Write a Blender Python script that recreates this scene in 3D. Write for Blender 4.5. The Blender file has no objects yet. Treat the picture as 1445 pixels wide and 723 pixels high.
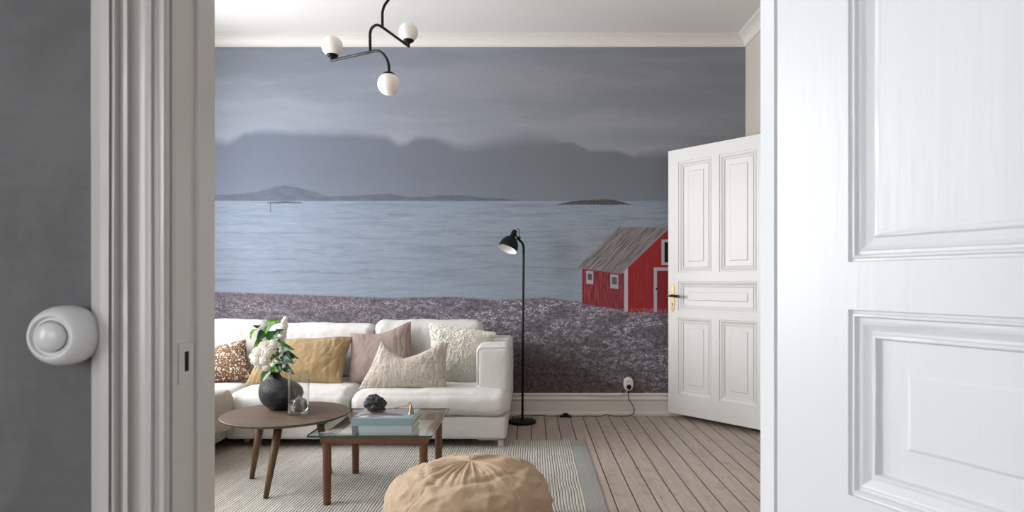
import bpy, bmesh, math, random
from mathutils import Vector, Matrix, noise
random.seed(7)
PI = math.pi
scene = bpy.context.scene
COL = scene.collection
F, PX, PY, HC = 903.0, 750.0, 396.0, 1.10     # focal length in pixels, principal point, eye height
def at(px, py, Y):
    return Vector(((px - PX) * Y / F, Y, HC - (py - PY) * Y / F))

# ------------------------------------------------------------------ materials
def lin(h):
    if isinstance(h, str):
        h = h.lstrip('#'); h = [int(h[i:i + 2], 16) / 255 for i in (0, 2, 4)]
    return tuple(c / 12.92 if c <= 0.04045 else ((c + 0.055) / 1.055) ** 2.4 for c in h)

def new_mat(name):
    m = bpy.data.materials.new(name); m.use_nodes = True
    nt = m.node_tree
    return m, nt, nt.nodes['Principled BSDF']

class E:
    nt = None
    def __init__(s, k): s.k = k
    @staticmethod
    def m(op, *a, clamp=False):
        n = E.nt.nodes.new('ShaderNodeMath'); n.operation = op; n.use_clamp = clamp
        for i, v in enumerate(a):
            if isinstance(v, E): E.nt.links.new(v.k, n.inputs[i])
            else: n.inputs[i].default_value = v
        return E(n.outputs[0])
    def __add__(a, b): return E.m('ADD', a, b)
    __radd__ = __add__
    def __sub__(a, b): return E.m('SUBTRACT', a, b)
    def __rsub__(a, b): return E.m('SUBTRACT', b, a)
    def __mul__(a, b): return E.m('MULTIPLY', a, b)
    __rmul__ = __mul__
    def __truediv__(a, b): return E.m('DIVIDE', a, b)
def step(x, e, w=1.0):            # 0 below e, 1 above, over width w
    return E.m('MULTIPLY', x - (e - w / 2 if not isinstance(e, E) else e - w / 2), 1.0 / w, clamp=True)
def smooth(x, a, b):
    n = E.nt.nodes.new('ShaderNodeMapRange'); n.interpolation_type = 'SMOOTHSTEP'
    E.nt.links.new(x.k, n.inputs['Value']); n.inputs['From Min'].default_value = a; n.inputs['From Max'].default_value = b
    return E(n.outputs[0])
def inv(x): return 1.0 - x
def emin(a, b): return E.m('MINIMUM', a, b)
def emax(a, b): return E.m('MAXIMUM', a, b)
def clampe(a): return E.m('MULTIPLY', a, 1.0, clamp=True)
def vec(x, y, z=0.0):
    n = E.nt.nodes.new('ShaderNodeCombineXYZ')
    for i, v in enumerate((x, y, z)):
        if isinstance(v, E): E.nt.links.new(v.k, n.inputs[i])
        else: n.inputs[i].default_value = v
    return E(n.outputs[0])
def nz(v, scale=1.0, detail=3.0, rough=0.5, dist=0.0):
    n = E.nt.nodes.new('ShaderNodeTexNoise'); E.nt.links.new(v.k, n.inputs['Vector'])
    n.inputs['Scale'].default_value = scale; n.inputs['Detail'].default_value = detail
    n.inputs['Roughness'].default_value = rough; n.inputs['Distortion'].default_value = dist
    return E(n.outputs[0])
def vor(v, scale=1.0, out='Distance', rnd=1.0):
    n = E.nt.nodes.new('ShaderNodeTexVoronoi'); E.nt.links.new(v.k, n.inputs['Vector'])
    n.inputs['Scale'].default_value = scale; n.inputs['Randomness'].default_value = rnd
    return E(n.outputs[out])
def white(v):
    n = E.nt.nodes.new('ShaderNodeTexWhiteNoise'); E.nt.links.new(v.k, n.inputs['Vector'])
    return E(n.outputs['Value'])
def rgb(c):
    n = E.nt.nodes.new('ShaderNodeRGB'); n.outputs[0].default_value = (*lin(c), 1); return E(n.outputs[0])
def mixc(f, a, b, mode='MIX'):
    n = E.nt.nodes.new('ShaderNodeMix'); n.data_type = 'RGBA'; n.blend_type = mode
    for idx, v in ((0, f), (6, a), (7, b)):
        if isinstance(v, (str, tuple)): v = rgb(v)
        if isinstance(v, E): E.nt.links.new(v.k, n.inputs[idx])
        else: n.inputs[idx].default_value = v
    return E(n.outputs[2])
def curve1d(x, pts, x0, x1, y0, y1):
    n = E.nt.nodes.new('ShaderNodeFloatCurve'); c = n.mapping.curves[0]
    P = [((px - x0) / (x1 - x0), (py - y0) / (y1 - y0)) for px, py in pts]
    c.points[0].location = P[0]; c.points[1].location = P[-1]
    for p in P[1:-1]: c.points.new(*p)
    for p in c.points: p.handle_type = 'VECTOR'
    n.mapping.update()
    E.nt.links.new(((x - x0) * (1.0 / (x1 - x0))).k, n.inputs['Value'])
    return E(n.outputs[0]) * (y1 - y0) + y0
def objco(which='Object'):
    n = E.nt.nodes.new('ShaderNodeTexCoord'); s = E.nt.nodes.new('ShaderNodeSeparateXYZ')
    E.nt.links.new(n.outputs[which], s.inputs[0])
    return E(n.outputs[which]), E(s.outputs[0]), E(s.outputs[1]), E(s.outputs[2])
def bump(nt, bsdf, h, strength=0.3, dist=0.002):
    b = nt.nodes.new('ShaderNodeBump'); b.inputs['Strength'].default_value = strength
    b.inputs['Distance'].default_value = dist
    nt.links.new(h.k, b.inputs['Height']); nt.links.new(b.outputs[0], bsdf.inputs['Normal'])
def base(nt, bsdf, c):
    if isinstance(c, E): nt.links.new(c.k, bsdf.inputs['Base Color'])
    else: bsdf.inputs['Base Color'].default_value = (*lin(c), 1)

def paint(name, c, rough=0.45, amt=0.25, scale=(60, 60, 8), dist=0.0006, spec=0.5, var=0.03):
    m, nt, b = new_mat(name); E.nt = nt
    v, x, y, z = objco()
    n1 = nz(vec(x * scale[0], y * scale[1], z * scale[2]), 1.0, 4, 0.6)
    n2 = nz(v, 3.0, 3, 0.5)
    base(nt, b, mixc(n2 * (var * 2), c, tuple(k * 0.6 for k in [int(c[i:i + 2], 16) / 255 for i in (1, 3, 5)])))
    b.inputs['Roughness'].default_value = rough; b.inputs['Specular IOR Level'].default_value = spec
    bump(nt, b, n1 + n2 * 0.6, amt, dist)
    return m
def fabric(name, c, c2=None, weave=900, amt=0.35, wr=14, wrd=0.004, rough=0.9, streak=(1, 1, 1)):
    m, nt, b = new_mat(name); E.nt = nt
    v, x, y, z = objco()
    fine = nz(vec(x * weave * streak[0], y * weave * 0.6 * streak[1], z * weave * streak[2]), 1.0, 2, 0.6)
    big = nz(v, wr, 4, 0.55, 0.6)
    base(nt, b, mixc(smooth(fine, 0.35, 0.7), c, c2 or c))
    b.inputs['Roughness'].default_value = rough; b.inputs['Specular IOR Level'].default_value = 0.15
    b.inputs['Sheen Weight'].default_value = 0.15
    h = big * 1.0 + fine * 0.10
    bump(nt, b, h, amt, wrd)
    return m
def wood(name, c1, c2, axis='x', scale=1.0, rough=0.45):
    m, nt, b = new_mat(name); E.nt = nt
    v, x, y, z = objco()
    s = {'x': (3, 60, 60), 'y': (60, 3, 60), 'z': (60, 60, 3)}[axis]
    w = vec(x * (s[0] * scale), y * (s[1] * scale), z * (s[2] * scale))
    n1 = nz(w, 1.0, 5, 0.65, 0.6); n2 = nz(w, 4.0, 2, 0.5)
    base(nt, b, mixc(smooth(n1 * 0.75 + n2 * 0.25, 0.3, 0.68), c1, c2))
    b.inputs['Roughness'].default_value = rough; b.inputs['Specular IOR Level'].default_value = 0.35
    bump(nt, b, n1, 0.2, 0.0008)
    return m
def plain(name, c, rough=0.5, metal=0.0, spec=0.5):
    m, nt, b = new_mat(name); E.nt = nt
    base(nt, b, c); b.inputs['Roughness'].default_value = rough; b.inputs['Metallic'].default_value = metal
    b.inputs['Specular IOR Level'].default_value = spec
    v, x, y, z = objco(); bump(nt, b, nz(v, 220, 2), 0.05, 0.0004)
    return m
def glass(name, tint=(0.98, 1, 0.99), edge=None, refl=0.5):
    m = bpy.data.materials.new(name); m.use_nodes = True; nt = m.node_tree; E.nt = nt
    nt.nodes.remove(nt.nodes['Principled BSDF']); out = nt.nodes['Material Output']
    t = nt.nodes.new('ShaderNodeBsdfTransparent'); t.inputs[0].default_value = (*tint, 1)
    g = nt.nodes.new('ShaderNodeBsdfGlossy'); g.inputs['Roughness'].default_value = 0.02
    fr = nt.nodes.new('ShaderNodeLayerWeight'); fr.inputs['Blend'].default_value = 0.5
    mx = nt.nodes.new('ShaderNodeMixShader')
    f = (E.m('POWER', E(fr.outputs['Facing']), 5.0) * .95 + .04) * refl
    nt.links.new(f.k, mx.inputs[0]); nt.links.new(t.outputs[0], mx.inputs[1]); nt.links.new(g.outputs[0], mx.inputs[2])
    nt.links.new(mx.outputs[0], out.inputs[0])
    return m

# ------------------------------------------------------------------ mesh helpers
def link(name, me, mat=None, parent=None, smooth_=False, bevel=None, mats=None):
    if mats:
        for q in mats: me.materials.append(q)
    elif mat: me.materials.append(mat)
    if smooth_:
        for p in me.polygons: p.use_smooth = True
    o = bpy.data.objects.new(name, me); COL.objects.link(o)
    if parent: o.parent = parent
    if bevel:
        b = o.modifiers.new('bevel', 'BEVEL'); b.width = bevel; b.segments = 3; b.limit_method = 'ANGLE'
        b.angle_limit = math.radians(40)
    return o
def tag(o, label=None, cat=None, group=None, kind=None):
    if label: o['label'] = label
    if cat: o['category'] = cat
    if group: o['group'] = group
    if kind: o['kind'] = kind
    return o
def empty(name, loc, label=None, cat=None, group=None):
    o = bpy.data.objects.new(name, None); COL.objects.link(o); o.location = loc
    o.empty_display_size = 0.1
    return tag(o, label, cat, group)
class MB:
    """collects shapes in world coordinates; build() links one mesh whose origin is the parent's origin"""
    def __init__(s): s.v = []; s.f = []; s.mi = []; s.cur = 0
    def add(s, vs, fs):
        o = len(s.v); s.v += [Vector(v) for v in vs]
        s.f += [tuple(i + o for i in f) for f in fs]; s.mi += [s.cur] * len(fs)
        return s
    def box(s, x0, x1, y0, y1, z0, z1, M=None):
        vs = [Vector((x, y, z)) for x in (x0, x1) for y in (y0, y1) for z in (z0, z1)]
        if M: vs = [M @ v for v in vs]
        return s.add(vs, [(0, 1, 3, 2), (4, 6, 7, 5), (0, 4, 5, 1), (2, 3, 7, 6), (0, 2, 6, 4), (1, 5, 7, 3)])
    def tube(s, pts, r, n=12, cap=True, flat=None):
        pts = [Vector(p) for p in pts]; N = len(pts)
        rs = r if isinstance(r, (list, tuple)) else [r] * N
        rings = []; prev = None
        for i, p in enumerate(pts):
            d = (pts[min(i + 1, N - 1)] - pts[max(i - 1, 0)]).normalized()
            if prev is None:
                a = Vector((0, 0, 1)) if abs(d.z) < 0.9 else Vector((1, 0, 0))
                u = d.cross(a).normalized()
            else:
                u = (prev - d * prev.dot(d)); u = u.normalized() if u.length > 1e-6 else d.orthogonal().normalized()
            prev = u; w = d.cross(u)
            rings.append([p + (u * math.cos(2 * PI * k / n) + w * math.sin(2 * PI * k / n)) * rs[i] for k in range(n)])
        vs = [q for R in rings for q in R]; fs = []
        for i in range(N - 1):
            for k in range(n):
                fs.append((i * n + k, i * n + (k + 1) % n, (i + 1) * n + (k + 1) % n, (i + 1) * n + k))
        if cap:
            fs.append(tuple(range(n))[::-1]); fs.append(tuple((N - 1) * n + k for k in range(n)))
        return s.add(vs, fs)
    def lathe(s, prof, c=(0, 0, 0), n=40, M=None, cap=True):
        """prof: list of (radius, height) bottom to top about z"""
        c = Vector(c); vs = []; fs = []; m = len(prof)
        for r, h in prof:
            for k in range(n):
                a = 2 * PI * k / n; q = Vector((r * math.cos(a), r * math.sin(a), h))
                vs.append((M @ q if M else q) + c)
        for i in range(m - 1):
            for k in range(n):
                fs.append((i * n + k, i * n + (k + 1) % n, (i + 1) * n + (k + 1) % n, (i + 1) * n + k))
        if cap:
            if prof[0][0] > 1e-6: fs.append(tuple(range(n))[::-1])
            if prof[-1][0] > 1e-6: fs.append(tuple((m - 1) * n + k for k in range(n)))
        return s.add(vs, fs)
    def extrude(s, poly, z0, z1, axis='z'):
        """poly of (a,b): axis z: (x,y); axis x: (y,z); axis y: (x,z)"""
        def P(a, b, t):
            return {'z': (a, b, t), 'x': (t, a, b), 'y': (a, t, b)}[axis]
        n = len(poly); vs = [P(a, b, z0) for a, b in poly] + [P(a, b, z1) for a, b in poly]
        fs = [(i, (i + 1) % n, n + (i + 1) % n, n + i) for i in range(n)]
        fs += [tuple(range(n))[::-1], tuple(range(n, 2 * n))]
        return s.add(vs, fs)
    def grid(s, fn, nu, nv, closed_u=False, closed_v=False):
        vs = [fn(i, j) for j in range(nv) for i in range(nu)]; fs = []
        for j in range(nv if closed_v else nv - 1):
            for i in range(nu if closed_u else nu - 1):
                fs.append((j * nu + i, j * nu + (i + 1) % nu, ((j + 1) % nv) * nu + (i + 1) % nu, ((j + 1) % nv) * nu + i))
        return s.add(vs, fs)
    def build(s, name, mat=None, parent=None, smooth_=False, bevel=None, mats=None, merge=0.0, fixn=True, M=None):
        org = Vector((0, 0, 0))
        if parent:
            p = parent
            while p: org += Vector(p.location); p = p.parent
        vs = [(M @ v if M else v) - org for v in s.v]
        me = bpy.data.meshes.new(name); me.from_pydata([tuple(v) for v in vs], [], s.f)
        for p, i in zip(me.polygons, s.mi): p.material_index = i
        if merge or fixn:
            bm = bmesh.new(); bm.from_mesh(me)
            if merge: bmesh.ops.remove_doubles(bm, verts=bm.verts, dist=merge)
            if fixn: bmesh.ops.recalc_face_normals(bm, faces=bm.faces)
            bm.to_mesh(me); bm.free()
        me.update()
        return link(name, me, mat, parent, smooth_, bevel, mats)
def centre(o):
    """move a top level mesh's origin to the middle of its base"""
    me = o.data; xs = [v.co for v in me.vertices]
    c = Vector(((min(v.x for v in xs) + max(v.x for v in xs)) / 2, (min(v.y for v in xs) + max(v.y for v in xs)) / 2, min(v.z for v in xs)))
    me.transform(Matrix.Translation(-c)); o.location = c
    return o
def structure(o, label=None):
    return tag(o, label, None, None, 'structure')

def N3(p, s=1.0, o=0.0):
    return noise.noise(Vector((p[0] * s + o, p[1] * s + o * 1.7, p[2] * s - o)))
def soft_box(x0, x1, y0, y1, z0, z1, r=0.05, puff=(0, 0, 0, 0), amp=0.004, seed=0.0, n=28, mb=None, shear=0.0, freq=7, M=None):
    """rounded cushion block; puff = (front, back, top, sides) bulge in metres"""
    cx, cy, cz = (x0 + x1) / 2, (y0 + y1) / 2, (z0 + z1) / 2
    h = Vector(((x1 - x0) / 2, (y1 - y0) / 2, (z1 - z0) / 2))
    mb = mb or MB(); nx = max(6, int(n * h.x / max(h))); ny = max(6, int(n * h.y / max(h))); nz_ = max(6, int(n * h.z / max(h)))
    nx, ny, nz_ = nx + 6, ny + 6, nz_ + 6
    def m(p):
        q = Vector((p[0] * h.x, p[1] * h.y, p[2] * h.z))
        rr = min(r, *h)
        inner = Vector([max(-h[i] + rr, min(h[i] - rr, q[i])) for i in range(3)])
        d = q - inner
        if d.length > 1e-9: q = inner + d.normalized() * rr
        fx, fy, fz = 1 - p[0] ** 2, 1 - p[1] ** 2, 1 - p[2] ** 2
        if q.y < 0: q.y -= puff[0] * (fx ** .6) * (fz ** .7) * (-p[1] if p[1] < 0 else 0)
        else: q.y += puff[1] * (fx ** .6) * (fz ** .7) * p[1]
        if q.z > 0: q.z += puff[2] * (max(fx, 0) ** .5) * (max(fy, 0) ** .6) * p[2]
        q.x += math.copysign(puff[3] * fy * fz * abs(p[0]), p[0])
        w = Vector((q.x + cx, q.y + cy, q.z + cz))
        nn = d.normalized() if d.length > 1e-6 else Vector(p).normalized()
        w += nn * (N3(w, freq, seed) * amp + N3(w, freq * 2.7, seed + 5) * amp * .45)
        w.y += shear * (w.z - z0)
        return M @ w if M else w
    def sp(i, n_):                      # denser samples near the edges
        t = i / (n_ - 1) * 2 - 1
        return math.sin(t * PI / 2) * 0.55 + t * 0.45
    for ax, (na, nb) in (((0), (ny, nz_)), ((1), (nx, nz_)), ((2), (nx, ny))):
        for sg in (-1, 1):
            def fn(i, j, ax=ax, sg=sg, na=na, nb=nb):
                a, b = sp(i, na), sp(j, nb)
                return m({0: (sg, a, b), 1: (a, sg, b), 2: (a, b, sg)}[ax])
            mb.grid(fn, na, nb)
    return mb

def pillow(name, BL, BR, TR, TL, thick, mat, label, cat='cushion', pinch=0.06, sag=0.0, sagx=0.1, n=76, amp=0.006,
           freq=9, seed=1.0, ridges=0.0, rfreq=40, group=None, crease=(0, 1, 1), pw=0.55):
    BL, BR, TR, TL = map(Vector, (BL, BR, TR, TL)); mb = MB()
    nrm = ((BR - BL).cross(TL - BL)).normalized()
    if nrm.y > 0: nrm = -nrm
    def pt(u, v, side):
        u2 = u * (1 - pinch * (1 - v * v)); v2 = v * (1 - pinch * (1 - u * u))
        if sag:
            k = max(0, 1 - abs((u - sagx) / 0.95) ** 1.3)
            v2 -= sag * k * max(0, (v + 1) / 2) ** 2
        s, t = (u2 + 1) / 2, (v2 + 1) / 2
        p = (BL * (1 - s) + BR * s) * (1 - t) + (TL * (1 - s) + TR * s) * t
        w = (max(0, 1 - abs(u) ** 2.6) * max(0, 1 - abs(v) ** 2.6)) ** pw
        th = thick * w
        if sag: th *= 1 - 0.25 * max(0, 1 - ((u - sagx) / .5) ** 2) * max(0, v)
        q = p + nrm * th * side
        e = max(0.0, 1 - w)
        q += nrm * side * min(1, w * 3) * (N3(p, freq, seed + side) * amp + N3(p, freq * 2.4, seed + 3) * amp * .5)
        if ridges:
            r = math.sin((u + 0.25 * v + N3(p, 5, seed) * .5) * rfreq) * (0.3 + abs(u) ** 1.0)
            q += nrm * side * ridges * r * min(1, w * 3)
        if crease[0]:
            f_ = noise.noise(Vector((u * crease[1] + noise.noise(Vector((u * 1.5, v * 1.2, seed))) * .8, v * crease[2], seed)))
            q -= nrm * side * crease[0] * max(0, 1 - abs(f_) * 5) * min(1, w * 3) * (.35 + abs(u) * .9)
        q += Vector((0, 0, 1)) * (N3(p, 8, seed + 9) * amp * .8 * e)
        return q
    def sp(i): t = i / (n - 1) * 2 - 1; return 0.6 * math.sin(t * PI / 2) + 0.4 * t
    for side in (1, -1):
        mb.grid(lambda i, j: pt(sp(i), sp(j), side), n, n)
    o = mb.build(name, mat, smooth_=True, merge=0.0004)
    centre(o)
    tag(o, label, cat, group)
    return o, pt
# ------------------------------------------------------------------ shared materials
CEIL, WY, RX, LX = 3.095, 5.23, 1.749, -3.0      # ceiling height, back wall, right wall, left wall
JY = 1.004                                       # room side of the partition wall
M_white = paint('white_gloss_paint', '#d5d7d9', 0.38, 0.55, (70, 70, 5), 0.0008)
M_room = paint('cream_wall_paint', '#c3bab0', 0.8, 0.2)
M_trim = paint('warm_white_trim_paint', '#d9d4ce', 0.45, 0.2)
M_frame = paint('old_white_frame_paint', '#c6c4bf', 0.24, 0.5, (40, 40, 4), 0.001)
M_ceil = paint('ceiling_paint', '#dcd9d6', 0.9, 0.1)
M_hall = paint('white_hall_paint', '#d9d9d9', 0.8, 0.1)
M_brass = plain('brass', '#9b8763', 0.36, 1.0)
M_brassdull = plain('dull_brass', '#8f6f3d', 0.38, 1.0)
M_black = plain('black_metal', '#070708', 0.5, 0.0, 0.25)
M_plastic = plain('white_plastic', '#e4e1da', 0.3)
M_opal = plain('opal_glass', '#ece8e2', 0.45, 0, 0.4)
M_dark = plain('dark_void', '#0a0806', 0.9)

def mat_grey():
    m, nt, b = new_mat('grey_limewash_wall'); E.nt = nt
    v, x, y, z = objco()
    a = nz(vec(x * 6, y * 3, z * 4), 1.0, 5, 0.6, 1.2); s = nz(vec(x * 10, y, z * 60), 1.0, 4, 0.6)
    base(nt, b, mixc(smooth(a * 0.75 + s * 0.25, 0.35, 0.68), '#5f5f60', '#6b6b6c'))
    b.inputs['Roughness'].default_value = 0.8
    bump(nt, b, a + s * 0.5, 0.35, 0.002)
    return m
M_grey = mat_grey()

def mat_floor():
    m, nt, b = new_mat('pine_floorboards'); E.nt = nt
    v, x, y, z = objco(); W = 0.1035
    q = x * (1 / W); cell = E.m('FLOOR', q); fr = q - cell
    idn = white(vec(cell, 3.0)); off = idn * 7.0
    grain = nz(vec(x * 45, y * 2.2 + off, 0), 1.0, 5, 0.62, 0.8)
    fine = nz(vec(x * 260, y * 9 + off, 0), 1.0, 2, 0.6)
    spots = nz(vec(x * 14, y * 9, off), 1.0, 3, 0.6)
    c = mixc(smooth(grain * .7 + fine * .3, 0.3, 0.72), '#a29286', '#c2b3a7')
    c = mixc(idn * 0.35, c, '#a09893')
    c = mixc(smooth(spots, 0.52, 0.72) * 0.35, c, '#857467')
    kx = vor(vec(q, y * 1.6 + off, 0), 2.6)
    kn = inv(smooth(kx, 0.045, 0.10)); c = mixc(kn * 0.7, c, '#65544a')
    g = emin(fr, 1.0 - fr)
    gap = inv(smooth(g, 0.012, 0.045)); c = mixc(gap, c, '#2a211b')
    base(nt, b, c); b.inputs['Roughness'].default_value = 0.5; b.inputs['Specular IOR Level'].default_value = 0.3
    bump(nt, b, grain * 0.3 - gap * 3.0, 0.4, 0.001)
    return m
M_floor = mat_floor()

MG = 0.83
def mat_mural():
    m, nt, b = new_mat('seaside_photo_mural'); E.nt = nt
    v, X, Y, Z = objco()
    S = F / WY
    x = X * S + PX; y = (HC - Z) * S + PY
    # --- sky
    warp = nz(vec(x * .006, y * .01), 1, 3) * 40
    band = nz(vec(x * .0035, (y + warp) * .028), 1.0, 5, 0.55, 0.4)
    bandf = nz(vec(x * .02, (y + warp) * .07), 1.0, 4, 0.6)
    c = mixc(smooth(x, 420, 980), '#8f97a5', '#8b8c90')
    c = mixc(inv(smooth(y, 60, 150)) * .45, c, '#858e9b')
    c = mixc(smooth(y, 125, 178) * .3, c, '#989ea9')
    c = mixc(smooth(band, .35, .7) * .55, c, '#7c818c')
    c = mixc(smooth(band, .58, .4) * .0, c, '#9c9ca4')
    c = mixc(inv(smooth(band, .34, .5)) * .35, c, '#9b9aa3')
    c = mixc(smooth(bandf, .5, .75) * .16, c, '#a6a8b0')
    # --- far mountains fading into cloud
    r = nz(vec(x * .05, 3.0), 1, 4, .6) * 6 - 3
    top = curve1d(x, [(300, 196), (322, 201), (333, 196), (345, 188), (370, 185), (440, 188), (507, 188), (545, 192), (562, 204), (574, 203),
                      (587, 195), (612, 194), (628, 200), (648, 208), (672, 206), (700, 201), (740, 196), (775, 197), (812, 203), (832, 213), (854, 212),
                      (877, 215), (893, 220), (930, 216), (990, 222), (1060, 228)], 300, 1060, 150, 300) + r
    soft = curve1d(x, [(300, 22), (340, 12), (380, 16), (540, 18), (600, 10), (650, 22), (760, 30), (800, 7), (890, 7), (920, 20), (1060, 24)], 300, 1060, 0, 40)
    mt = E.m('MULTIPLY', y - top + soft * .5, 1.0 / 8.0)
    mt = E.m('DIVIDE', y - top + soft * .5, soft, clamp=True)
    mt = mt * mt * (3.0 - 2.0 * mt)
    rock = nz(vec(x * .03, y * .03), 1, 6, .65, .8)
    mc = mixc(smooth(x, 330, 900), '#6b7282', '#71747a')
    mc = mixc(smooth(rock, .35, .7) * .3, mc, '#667080')
    mc = mixc(smooth(y, 235, 284) * .4, mc, '#767f8c')
    c = mixc(mt, c, mc)
    crev = smooth(nz(vec((x + y * .3) * .12, y * .025), 1, 4, .7), .69, .76) * smooth(y, 190, 230) * .16
    c = mixc(crev, c, '#a0a8b4')
    # --- low skerries
    isl = curve1d(x, [(300, 275), (335, 274), (362, 271), (383, 265), (400, 261.5), (421, 265), (445, 271), (462, 277.5), (494, 276.5), (549, 273.5),
                      (577, 278.5), (600, 278), (628, 275.5), (653, 275.5), (680, 279), (710, 280), (738, 284), (1060, 290)], 300, 1060, 250, 300) + nz(vec(x * .12, 1.0), 1, 2) * 1.6 - .8
    ic = mixc(smooth(nz(vec(x * .06, y * .15), 1, 4, .6), .35, .7), '#596070', '#666b78')
    c = mixc(step(y, isl, 1.4), c, ic)
    wh = smooth(nz(vec(x * .35, y * .9), 1, 1), .77, .8) * step(x, 480, 4) * inv(step(x, 700, 4)) * step(y, isl + 1.0, 2) * .8
    c = mixc(wh, c, '#b9bdc5')
    # --- sea
    wv = nz(vec(x * .012, y * .16), 1, 5, .6, .3); wf = nz(vec(x * .05, y * .55), 1, 4, .65, .2)
    sc = mixc(smooth(x, 500, 1000), '#8893a3', '#8d979e')
    sc = mixc(inv(smooth(y, 283, 330)) * .5, sc, '#808c9e')
    sc = mixc(smooth(wv, .42, .72) * .65, sc, '#6c7888')
    sc = mixc(smooth(wf, .55, .72) * .5, sc, '#606d7d')
    sc = mixc(inv(smooth(wf, .28, .45)) * .4, sc, '#a9b3c0')
    sc = mixc(smooth(y, 385, 418) * .3, sc, '#97a4b4')
    c = mixc(step(y, 283.8, 1.0), c, sc)
    sk = inv(clampe(E.m('ABSOLUTE', (x - 402) * (1 / 26.0)))) * 1.6
    c = mixc(step(sk, .12, .1) * step(y, 285.6 - sk, 1) * inv(step(y, 287, 1)), c, '#4e5561')
    c = mixc(step(x, 381.2, .6) * inv(step(x, 382.4, .6)) * step(y, 285, 1) * inv(step(y, 300, 2)) * .8, c, '#6b4c50')
    i2 = curve1d(x, [(700, 295), (784, 289), (805, 284.5), (827, 282.6), (853, 281.3), (866, 282), (877, 285), (891, 289), (1060, 295)], 700, 1060, 270, 300) + nz(vec(x * .3, 5.0), 1, 3) * 2 - 1
    c = mixc(step(y, i2, 1) * inv(step(y, 289, 1)) * step(x, 780, 2), c, mixc(smooth(nz(vec(x * .3, y * .6), 1, 3), .4, .6), '#3f4043', '#5f5a58'))
    # --- meadow
    spk = nz(vec(x * .45, 2.0), 1, 3, .8) * 14 - 7 + (nz(vec(x * 1.3, 2.0), 1, 2, .8) * 8 - 4)
    gt = curve1d(x, [(300, 412), (420, 416), (550, 421), (640, 419), (700, 424), (770, 420), (830, 428), (1060, 430)], 300, 1060, 380, 450)
    gn = nz(vec(x * .17, y * .22), 1, 5, .8, .6); gb = nz(vec(x * .05, y * .08), 1, 3, .6)
    gf = nz(vec(x * .6, y * .55), 1, 3, .8)
    gc = mixc(smooth(gn * .6 + gf * .4, .40, .62), '#4b4249', '#8f848e')
    gc = mixc(smooth(gb, .4, .65) * .35, gc, '#5b5058')
    low = clampe(smooth(y, 468, 520) * inv(smooth(x + y, 1270, 1440)) + smooth(y, 505, 560) * .55)
    gc = mixc(low * .75, gc, mixc(smooth(gn * .6 + gf * .4, .36, .64), '#352c2b', '#6f6260'))
    gc = mixc(inv(smooth(y, 412, 426)) * .3, gc, '#7c6f78')
    cl = smooth(nz(vec(x * .022, y * .05), 1, 3, .6), .40, .56)
    fl = nz(vec(x * .38, y * .62), 1, 3, .7); flb = nz(vec(x * .10, y * .2), 1, 3, .7)
    dens = smooth(x, 420, 760) * .5 + .5
    flow = smooth(fl, .47, .58) * smooth(flb, .44, .56) * cl * dens * step(y, 424, 10) * inv(low)
    flow2 = smooth(vor(vec(x * .11, y * .17), 1.0) * -1.0, -.32, -.12) * smooth(fl, .42, .56) * smooth(cl, .2, .9) * step(x, 600, 60) * step(y, 428, 10) * inv(low * .9)
    gc = mixc(clampe(flow + flow2 * .7) * .95, gc, '#d0cedb')
    fg = step(y, gt + spk * .8, 2.0)
    thin = smooth(nz(vec(x * .9, y * .08), 1, 2, .8), .56, .66) * step(y, gt - 9, 7) * .45
    c = mixc(thin, c, '#857a85')
    c = mixc(fg, c, gc)
    # --- red boathouse
    def hp(x1, y1, x2, y2, w=1.0):        # 1 on the lower side (larger y) of the line
        k = (y2 - y1) / (x2 - x1)
        return step(y - x * k, y1 - x1 * k, w)
    brd = E.m('FRACT', (x) * (1 / 4.6)); bl = inv(smooth(emin(brd, 1.0 - brd), .02, .16))
    bn = nz(vec(x * .5, y * .04), 1, 4, .7)
    sw = mixc(smooth(bn, .35, .65), '#6f1e24', '#9c363e'); sw = mixc(bl * .55, sw, '#4f1a20')
    sw = mixc(smooth(nz(vec(x * .4, y * .12), 1, 4, .7), .62, .72) * .35, sw, '#b88288')
    bottom = 428.8 + (x - 821.5) * .165 + (spk * .4)
    side = step(x, 821.3, 1) * inv(step(x, 881, 1)) * hp(821, 379.0, 881, 386.0) * inv(step(y, bottom, 2))
    c = mixc(side, c, sw)
    fw = mixc(smooth(bn, .3, .7), '#870208', '#a20a11'); fw = mixc(inv(smooth(emin(brd, 1.0 - brd), .0, .12)) * .22, fw, '#50060a')
    gl = hp(876, 386, 943, 322.5); gr = hp(946, 322.5, 1013, 386)
    front = step(x, 885.5, 1) * inv(step(x, 1004, 1)) * gl * gr * inv(step(y, 441 + spk * .35, 2))
    c = mixc(front, c, fw)
    c = mixc(step(x, 880.8, .8) * inv(step(x, 886, .8)) * hp(876, 387, 943, 323) * inv(step(y, 440 + spk * .2, 1.5)), c, '#b9b4bb')
    # roof
    e = (x - 873) * (-58.5 / 56.5) ; ss = x + y * .97
    rn = nz(vec(ss * .25, (x - y) * .018), 1, 4, .7); rl = E.m('FRACT', ss * (1 / 5.4)); rl = inv(smooth(emin(rl, 1.0 - rl), .03, .2))
    rf = mixc(smooth(rn, .35, .65), '#6a6264', '#9d9493'); rf = mixc(rl * .6, rf, '#5a5254')
    rf = mixc(smooth(nz(vec(ss * .35, (x - y) * .03), 1, 3, .7), .60, .68) * .6, rf, '#4a3835')
    roof = hp(814.4, 377.5, 873, 321) * step(y, 321.0 + (x - 873) * .008, 1) * inv(hp(814.4, 378.4, 876.3, 387.0)) * inv(hp(876.3, 386.5, 943.5, 322.2))
    c = mixc(roof, c, rf)
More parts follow.
